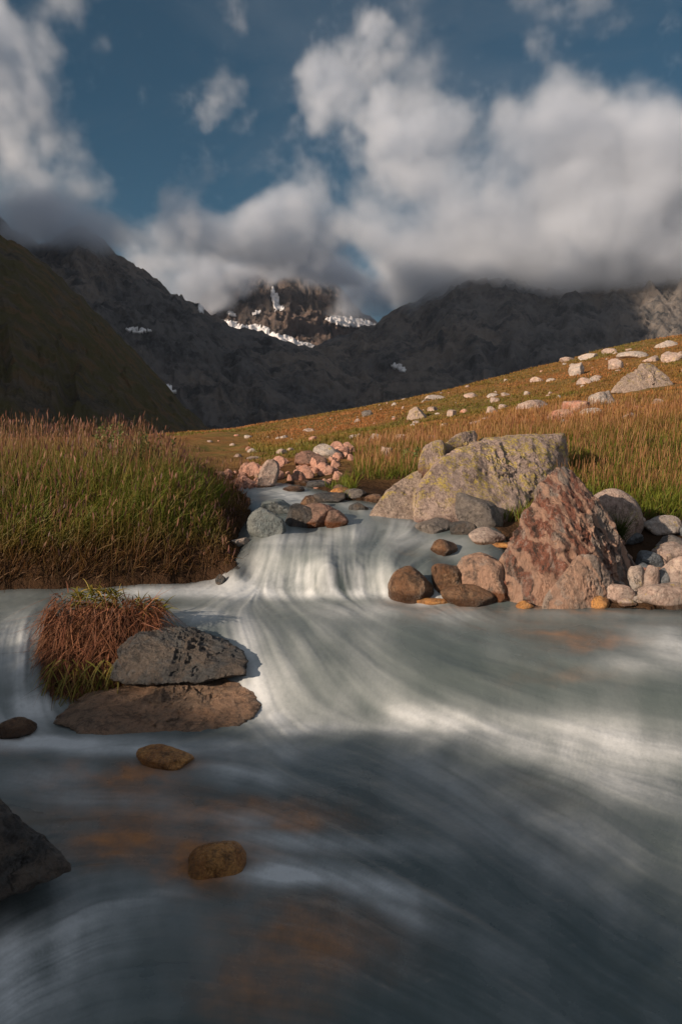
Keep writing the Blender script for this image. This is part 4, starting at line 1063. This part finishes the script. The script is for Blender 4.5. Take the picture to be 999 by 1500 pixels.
MM_GRASS = mtn_mat('dark_grassy_slope', (.10, .085, .065), (.125, .10, .075), (.05, .048, .04), 3., grass=((.082, .074, .032), (.15, .095, .05)))
MM_ROCK = mtn_mat('dark_mountain_rock', (.14, .14, .145), (.20, .18, .165), (.06, .064, .07), 1.)
MM_PEAK = mtn_mat('warm_grey_peak_rock', (.11, .095, .088), (.15, .115, .10), (.05, .046, .046), 1.)
MM_SCREE = mtn_mat('grey_scree', (.15, .142, .135), (.19, .165, .15), (.07, .07, .07), 2.)

A_ = mountain('hillside', [(-420,60,520),(-200,190,600),(-60,300,680),(0,345,720),(70,392,780),(130,448,840),(200,520,900),(262,585,950),(345,660,1000)],
         [(-420,760,140),(-200,750,150),(-60,740,160),(0,735,170),(70,725,190),(130,715,220),(200,700,260),(262,690,320),(345,672,420)], MM_GRASS, amp=7, wl=110, seed=3, jag=.6, rill=.9)
B_ = mountain('mountain', [(-420,150,1500),(-200,250,1500),(-40,310,1500),(20,338,1480),(60,368,1450),(95,350,1450),(118,336,1470),(142,346,1480),(165,368,1500),(200,392,1500),(230,406,1500),(262,436,1500),(292,452,1500),(318,478,1500),(352,498,1480),(400,508,1450),(450,520,1420),(500,545,1380),(560,570,1330),(640,600,1280),(760,640,1200)],
         [(-420,700,700),(0,690,700),(200,680,720),(400,670,760),(600,665,800),(760,660,850)], MM_ROCK, amp=32, wl=210, seed=12, jag=.75, prof=1.15, rill=.5)
C_ = mountain('mountain', [(180,480,3000),(265,470,3000),(298,442,3000),(330,405,3000),(380,392,3050),(420,384,3050),(460,395,3000),(500,425,2950),(530,462,2900),(556,480,2850),(600,505,2800),(700,540,2700)],
         [(180,600,2000),(300,590,2000),(420,580,2050),(500,575,2100),(600,575,2100),(700,590,2100)], MM_PEAK, ns=380, nt=170, amp=58, wl=300, seed=21, jag=.5, prof=1.1, rill=.22)
D_ = mountain('mountain', [(420,528,1750),(470,512,1750),(520,492,1750),(560,474,1750),(600,452,1750),(640,424,1750),(680,404,1750),(730,396,1750),(800,398,1750),(860,396,1750),(920,400,1750),(1000,392,1700),(1200,330,1600),(1500,250,1500)],
         [(420,610,1150),(520,625,1100),(640,640,1000),(800,650,900),(1000,660,850),(1500,670,800)], MM_ROCK, ns=460, amp=34, wl=230, seed=33, jag=.6, prof=1.15, rill=.6)
E_ = mountain('hill', [(520,585,1000),(548,566,1000),(580,554,1000),(615,546,1000),(645,548,1000),(672,560,990),(700,578,980),(730,598,970)],
         [(520,640,800),(600,642,800),(700,642,800),(730,642,800)], MM_SCREE, ns=160, nt=60, amp=7, wl=70, seed=51, jag=.7)
# unseen ridge added on the left to cast shade over the valley head
shade_ridge = mountain('mountain', [(-760,-330,120),(-980,-200,430),(-1020,60,760),(-1020,400,980),(-1020,900,860),(-1050,1400,600),(-1120,1900,600),(-1160,2500,620)],
         [(-420,-420,-20),(-430,-200,-20),(-440,100,-20),(-440,400,-20),(-520,900,-20),(-650,1400,-20),(-800,1900,-20),(-900,2500,-20)], MM_GRASS, ns=200, nt=80, amp=40, wl=260, seed=61, world=True, prof=1.1)
# valley floor sheet reaching the horizon
xs = np.linspace(-4100, 4100, 60); ys = np.linspace(-3100, 5100, 60); XX, YY = np.meshgrid(xs, ys)
vf = mesh_obj('valley_floor', np.stack([XX, YY, XX * 0 - 22], -1).reshape(-1, 3), grid_faces(60, 60), MM_SCREE); tag(vf, kind='structure')

# snow fields draped on the mountains
def snow_mat():
    m, b, bs = new_mat('old_snow')
    tc = b.n('ShaderNodeTexCoord').outputs['Object']
    c = b.mix(b.mr(b.noise(tc, .05, 5, .7), .4, .65), (.74, .76, .80), (.42, .42, .44))
    b.put(bs.inputs['Base Color'], c); bs.inputs['Roughness'].default_value = .8
    return m
M_SNOW = snow_mat()
def snow(surf, blobs, lab, th=.38, seed=1, lift=5., nz=.4):
    ob, p, N = surf
    front = p[:surf[0].get('nt', 150)] if False else p
    px, py = proj(p[..., 0], p[..., 1], p[..., 2])
    f = np.zeros(px.shape)
    for cx, cy, rx, ry, tl in blobs:
        a = R(tl); dx = px - cx; dy = py - cy
        f = np.maximum(f, np.exp(-(((dx * math.cos(a) + dy * math.sin(a)) / rx) ** 2 + ((-dx * math.sin(a) + dy * math.cos(a)) / ry) ** 2) * .7))
    f += nz * fbm(p.reshape(-1, 3) / 45, 4, seed).reshape(px.shape) * .6
    nb = 30
    f[-nb:] = 0
    q = (p + N * lift)
    fc = grid_faces(*px.shape)
    fc = fc[(f.ravel()[fc] > th).all(1)]
    if len(fc) == 0: return
    idx, inv = np.unique(fc, return_inverse=True)
    o = mesh_obj('snow_patch', q.reshape(-1, 3)[idx], inv.reshape(fc.shape), M_SNOW)
    sm = o.modifiers.new('thickness', 'SOLIDIFY'); sm.thickness = 3.; sm.offset = -1
    tag(o, lab, 'snow patch')
snow(C_, [(350,488,36,12,18),(390,498,44,10,8),(430,508,34,7,5),(372,484,20,7,0)], 'largest white glacier tongue at the head of the valley', seed=2, nz=.18)
snow(C_, [(403,438,5,14,-15),(408,452,7,5,0)], 'thin vertical snow gully on the centre peak', seed=3, nz=.3)
snow(C_, [(338,461,8,4,20),(376,460,7,4,-20)], 'small snow spots left of the vertical snow gully', seed=4, nz=.3)
snow(C_, [(515,474,28,7,4),(540,478,16,6,10),(495,470,14,5,0)], 'sunlit snow field below the gap in the clouds', seed=5, nz=.4)
snow(C_, [(440,510,16,4,-10)], 'small grey snow strip right of the glacier tongue', seed=6, nz=.1)
snow(B_, [(205,486,18,4,5)], 'short flat snow patch on the left mountain face', seed=7, nz=.3, lift=3)
snow(B_, [(247,571,13,5,28)], 'little tilted snow patch low in the valley on the left', seed=8, nz=.3, lift=3)
snow(B_, [(295,453,4,7,-20)], 'tiny snow streak just under the left ridge line', seed=9, nz=.3, lift=3)
snow(D_, [(584,540,11,5,20)], 'small snow patch at the foot of the right mountain', seed=10, nz=.3, lift=3)
print('mountains', time.time() - T0)

# ------------------------------------------------------------------ clouds
CB = [ # photo x,y, distance, radii in photo pixels, weight
 (70,325,1300,100,34,1.2),(150,330,1420,60,26,.9),
 (-10,140,1800,100,150,1.25),(60,260,1600,110,80,1.25),(120,325,1350,100,42,1.0),(40,345,1200,90,34,1.0),(190,370,1400,60,26,.9),(0,330,1500,90,50,1.1),(70,70,1900,90,55,.7),(190,335,1600,55,36,.7),
 (290,350,2000,100,46,1.15),(390,335,2050,110,50,1.1),(460,325,2100,70,45,.9),(250,285,2000,70,40,.65),(300,230,2100,90,45,.62),
 (420,385,2350,90,22,1.0),(500,398,2300,80,26,1.1),
 (275,425,2500,60,34,1.3),(335,385,2550,80,26,1.0),(430,385,2600,90,22,.9),(235,405,1900,50,26,.9),(575,452,2600,80,40,1.6),(545,425,2500,70,30,1.1),
 (700,330,1700,200,90,1.05),(880,315,1600,190,105,1.25),(1000,270,1600,150,105,1.2),(570,385,1750,110,50,1.1),(760,385,1600,160,34,1.1),(930,390,1550,140,32,1.1),
 (570,215,2000,110,80,.62),(700,210,1900,130,60,.70),(480,120,2100,120,60,.52),(620,70,2100,150,50,.46),(900,60,2000,60,90,.62),
 (880,170,1900,90,80,.8),(350,190,2200,60,40,.50)]
def cloud():
    lo_ = Vector((-1350, 1150, 250)); hi = Vector((1350, 2650, 1900)); vox = 7.5
    me = bpy.data.meshes.new('cloud'); ob = bpy.data.objects.new('cloud', me); COL.objects.link(ob)
    tag(ob, kind='stuff', label='grey and pinkish white clouds wrapping the mountain tops')
    g = bpy.data.node_groups.new('cloud', 'GeometryNodeTree'); g.interface.new_socket('Geometry', in_out='OUTPUT', socket_type='NodeSocketGeometry')
    b = NB(g); out = b.n('NodeGroupOutput'); vc = b.n('GeometryNodeVolumeCube')
    pos = b.n('GeometryNodeInputPosition').outputs[0]
    wv = b.vm('SCALE', b.vm('SUBTRACT', b.noise(pos, 1 / 420, 3, col=True), (.5, .5, .5)), scale=300.)
    p2 = b.vm('ADD', pos, wv)
    acc = 0.
    for px, py, Y, rx, ry, wt in CB:
        c = P(px, py, Y); sx = rx * Y / F; sz = ry * Y / F; sy = max(sz, sx) * .5
        d = b.vm('MULTIPLY', b.vm('SUBTRACT', p2, c), (1 / sx, 1 / sy, 1 / sz))
        e = b.m('MULTIPLY', b.m('EXPONENT', b.m('MULTIPLY', b.vm('DOT_PRODUCT', d, d, out=1), -.8)), wt)
        acc = b.m('ADD', acc, e)
    q = b.vm('ADD', pos, b.vm('MULTIPLY', wv, (.7, .5, .5)))
    n2 = b.noise(q, 1 / 330, 9, .60)
    n3 = b.noise(q, 1 / 95, 6, .65)
    d = b.m('ADD', acc, b.m('MULTIPLY', b.m('SUBTRACT', n2, .5), 3.7))
    d = b.m('ADD', d, b.m('MULTIPLY', b.m('SUBTRACT', n3, .5), 1.5))
    d = b.m('MULTIPLY', b.m('SUBTRACT', d, .66), 1.5)
    d = b.m('POWER', b.m('MINIMUM', b.m('MAXIMUM', d, 0.), 1.), 1.25)
    b.put(vc.inputs['Density'], d); vc.inputs['Min'].default_value = lo_; vc.inputs['Max'].default_value = hi
    r = (hi - lo_) / vox
    for a, q in zip('XYZ', r): vc.inputs['Resolution ' + a].default_value = int(q)
    sm = b.n('GeometryNodeSetMaterial'); b.put(sm.inputs['Geometry'], vc.outputs[0]); b.put(out.inputs[0], sm.outputs[0])
    m = bpy.data.materials.new('cloud_vapour'); m.use_nodes = True; mt = m.node_tree; mt.nodes.clear()
    o = mt.nodes.new('ShaderNodeOutputMaterial'); v = mt.nodes.new('ShaderNodeVolumePrincipled'); mt.links.new(v.outputs[0], o.inputs['Volume'])
    v.inputs['Density'].default_value = .020; v.inputs['Anisotropy'].default_value = 0.; v.inputs['Color'].default_value = (.80, .87, .97, 1)
    sm.inputs['Material'].default_value = m
    md = ob.modifiers.new('cloud', 'NODES'); md.node_group = g
cloud()

# ------------------------------------------------------------------ air
hz = np.array([(x, y, z) for z in (-40, 1120) for y in (-3200, 5200) for x in (-4200, 4200)], float)
hm = bpy.data.materials.new('hazy_air'); hm.use_nodes = True; hm.node_tree.nodes.clear()
_o = hm.node_tree.nodes.new('ShaderNodeOutputMaterial'); _v = hm.node_tree.nodes.new('ShaderNodeVolumePrincipled'); hm.node_tree.links.new(_v.outputs[0], _o.inputs['Volume'])
_v.inputs['Density'].default_value = HAZE; _v.inputs['Color'].default_value = (.62, .74, .92, 1); _v.inputs['Anisotropy'].default_value = .1
haze = mesh_obj('haze', hz, [[0, 2, 3, 1], [4, 5, 7, 6], [0, 1, 5, 4], [2, 6, 7, 3], [0, 4, 6, 2], [1, 3, 7, 5]], hm, False)
tag(haze, kind='stuff', label='thin blue haze in front of the mountains')
# ------------------------------------------------------------------ sky and sun
SUN = (-.80, -.55, .36)
w = bpy.data.worlds.new("World"); S.world = w; w.use_nodes = True
nt_ = w.node_tree; b = NB(nt_)
sky = b.n('ShaderNodeTexSky'); sky.sky_type = 'NISHITA'; sky.sun_disc = False
sky.sun_elevation = math.atan2(SUN[2], math.hypot(SUN[0], SUN[1])); sky.sun_rotation = math.atan2(SUN[0], SUN[1])
sky.air_density = 1.; sky.dust_density = .6; sky.ozone_density = 2.5; sky.altitude = 2000
dirv = b.n('ShaderNodeTexCoord').outputs['Generated']
clr = b.mix(1., sky.outputs[0], (.17, .38, .37), 'MULTIPLY')
fw = b.vm('DOT_PRODUCT', dirv, (0., .90, .436), out=1)
cn = b.noise(b.vm('MULTIPLY', dirv, (1, 1, 2.)), 2.2, 7, .6)
cov = b.mr(b.m('ADD', b.m('MULTIPLY', fw, -1.), b.m('MULTIPLY', cn, .9)), -.42, -.02)   # broken cloud deck overhead and behind, unseen, added for neutral, brighter ambient
deck = b.mix(b.mr(cn, .35, .7), (1.6, 1.75, 1.95), (4.2, 4.1, 4.2))
sx = b.n('ShaderNodeSeparateXYZ'); b.put(sx.inputs[0], dirv)
uu = b.m('DIVIDE', sx.outputs[0], b.m('MAXIMUM', sx.outputs[1], .2)); vv = b.m('DIVIDE', sx.outputs[2], b.m('MAXIMUM', sx.outputs[1], .2))
cv = b.n('ShaderNodeCombineXYZ'); b.put(cv.inputs[0], b.m('ADD', uu, b.m('MULTIPLY', vv, -.5))); b.put(cv.inputs[1], b.m('MULTIPLY', vv, 1.5))
vn = b.noise(cv.outputs[0], 3.2, 9, .62, .6)
mk = b.mr(b.m('ABSOLUTE', b.m('SUBTRACT', uu, b.m('ADD', .08, b.m('MULTIPLY', vv, .05)))), .42, .05)
veil = b.m('MULTIPLY', b.mr(b.m('ADD', vn, b.m('MULTIPLY', mk, .16)), .52, .82), .3)
clr = b.mix(veil, clr, (1.5, 1.75, 2.1))
bg = nt_.nodes['Background']; b.put(bg.inputs[0], b.mix(cov, clr, deck)); bg.inputs[1].default_value = .085
L = bpy.data.lights.new('sun', 'SUN'); L.energy = 5.; L.angle = R(.6); L.color = (1, .77, .57)
lo = bpy.data.objects.new('sun', L); COL.objects.link(lo)
lo.rotation_euler = Vector(SUN).to_track_quat('Z', 'Y').to_euler()
S.view_settings.view_transform = 'Standard'; S.view_settings.look = 'None'; S.view_settings.gamma = 1; S.view_settings.use_curve_mapping = False
S.view_settings.exposure = .45
S.cycles.volume_bounces = 3; S.cycles.volume_max_steps = 256; S.cycles.max_bounces = 6; S.cycles.transparent_max_bounces = 10
S.cycles.use_denoising = True
print('done', time.time() - T0)
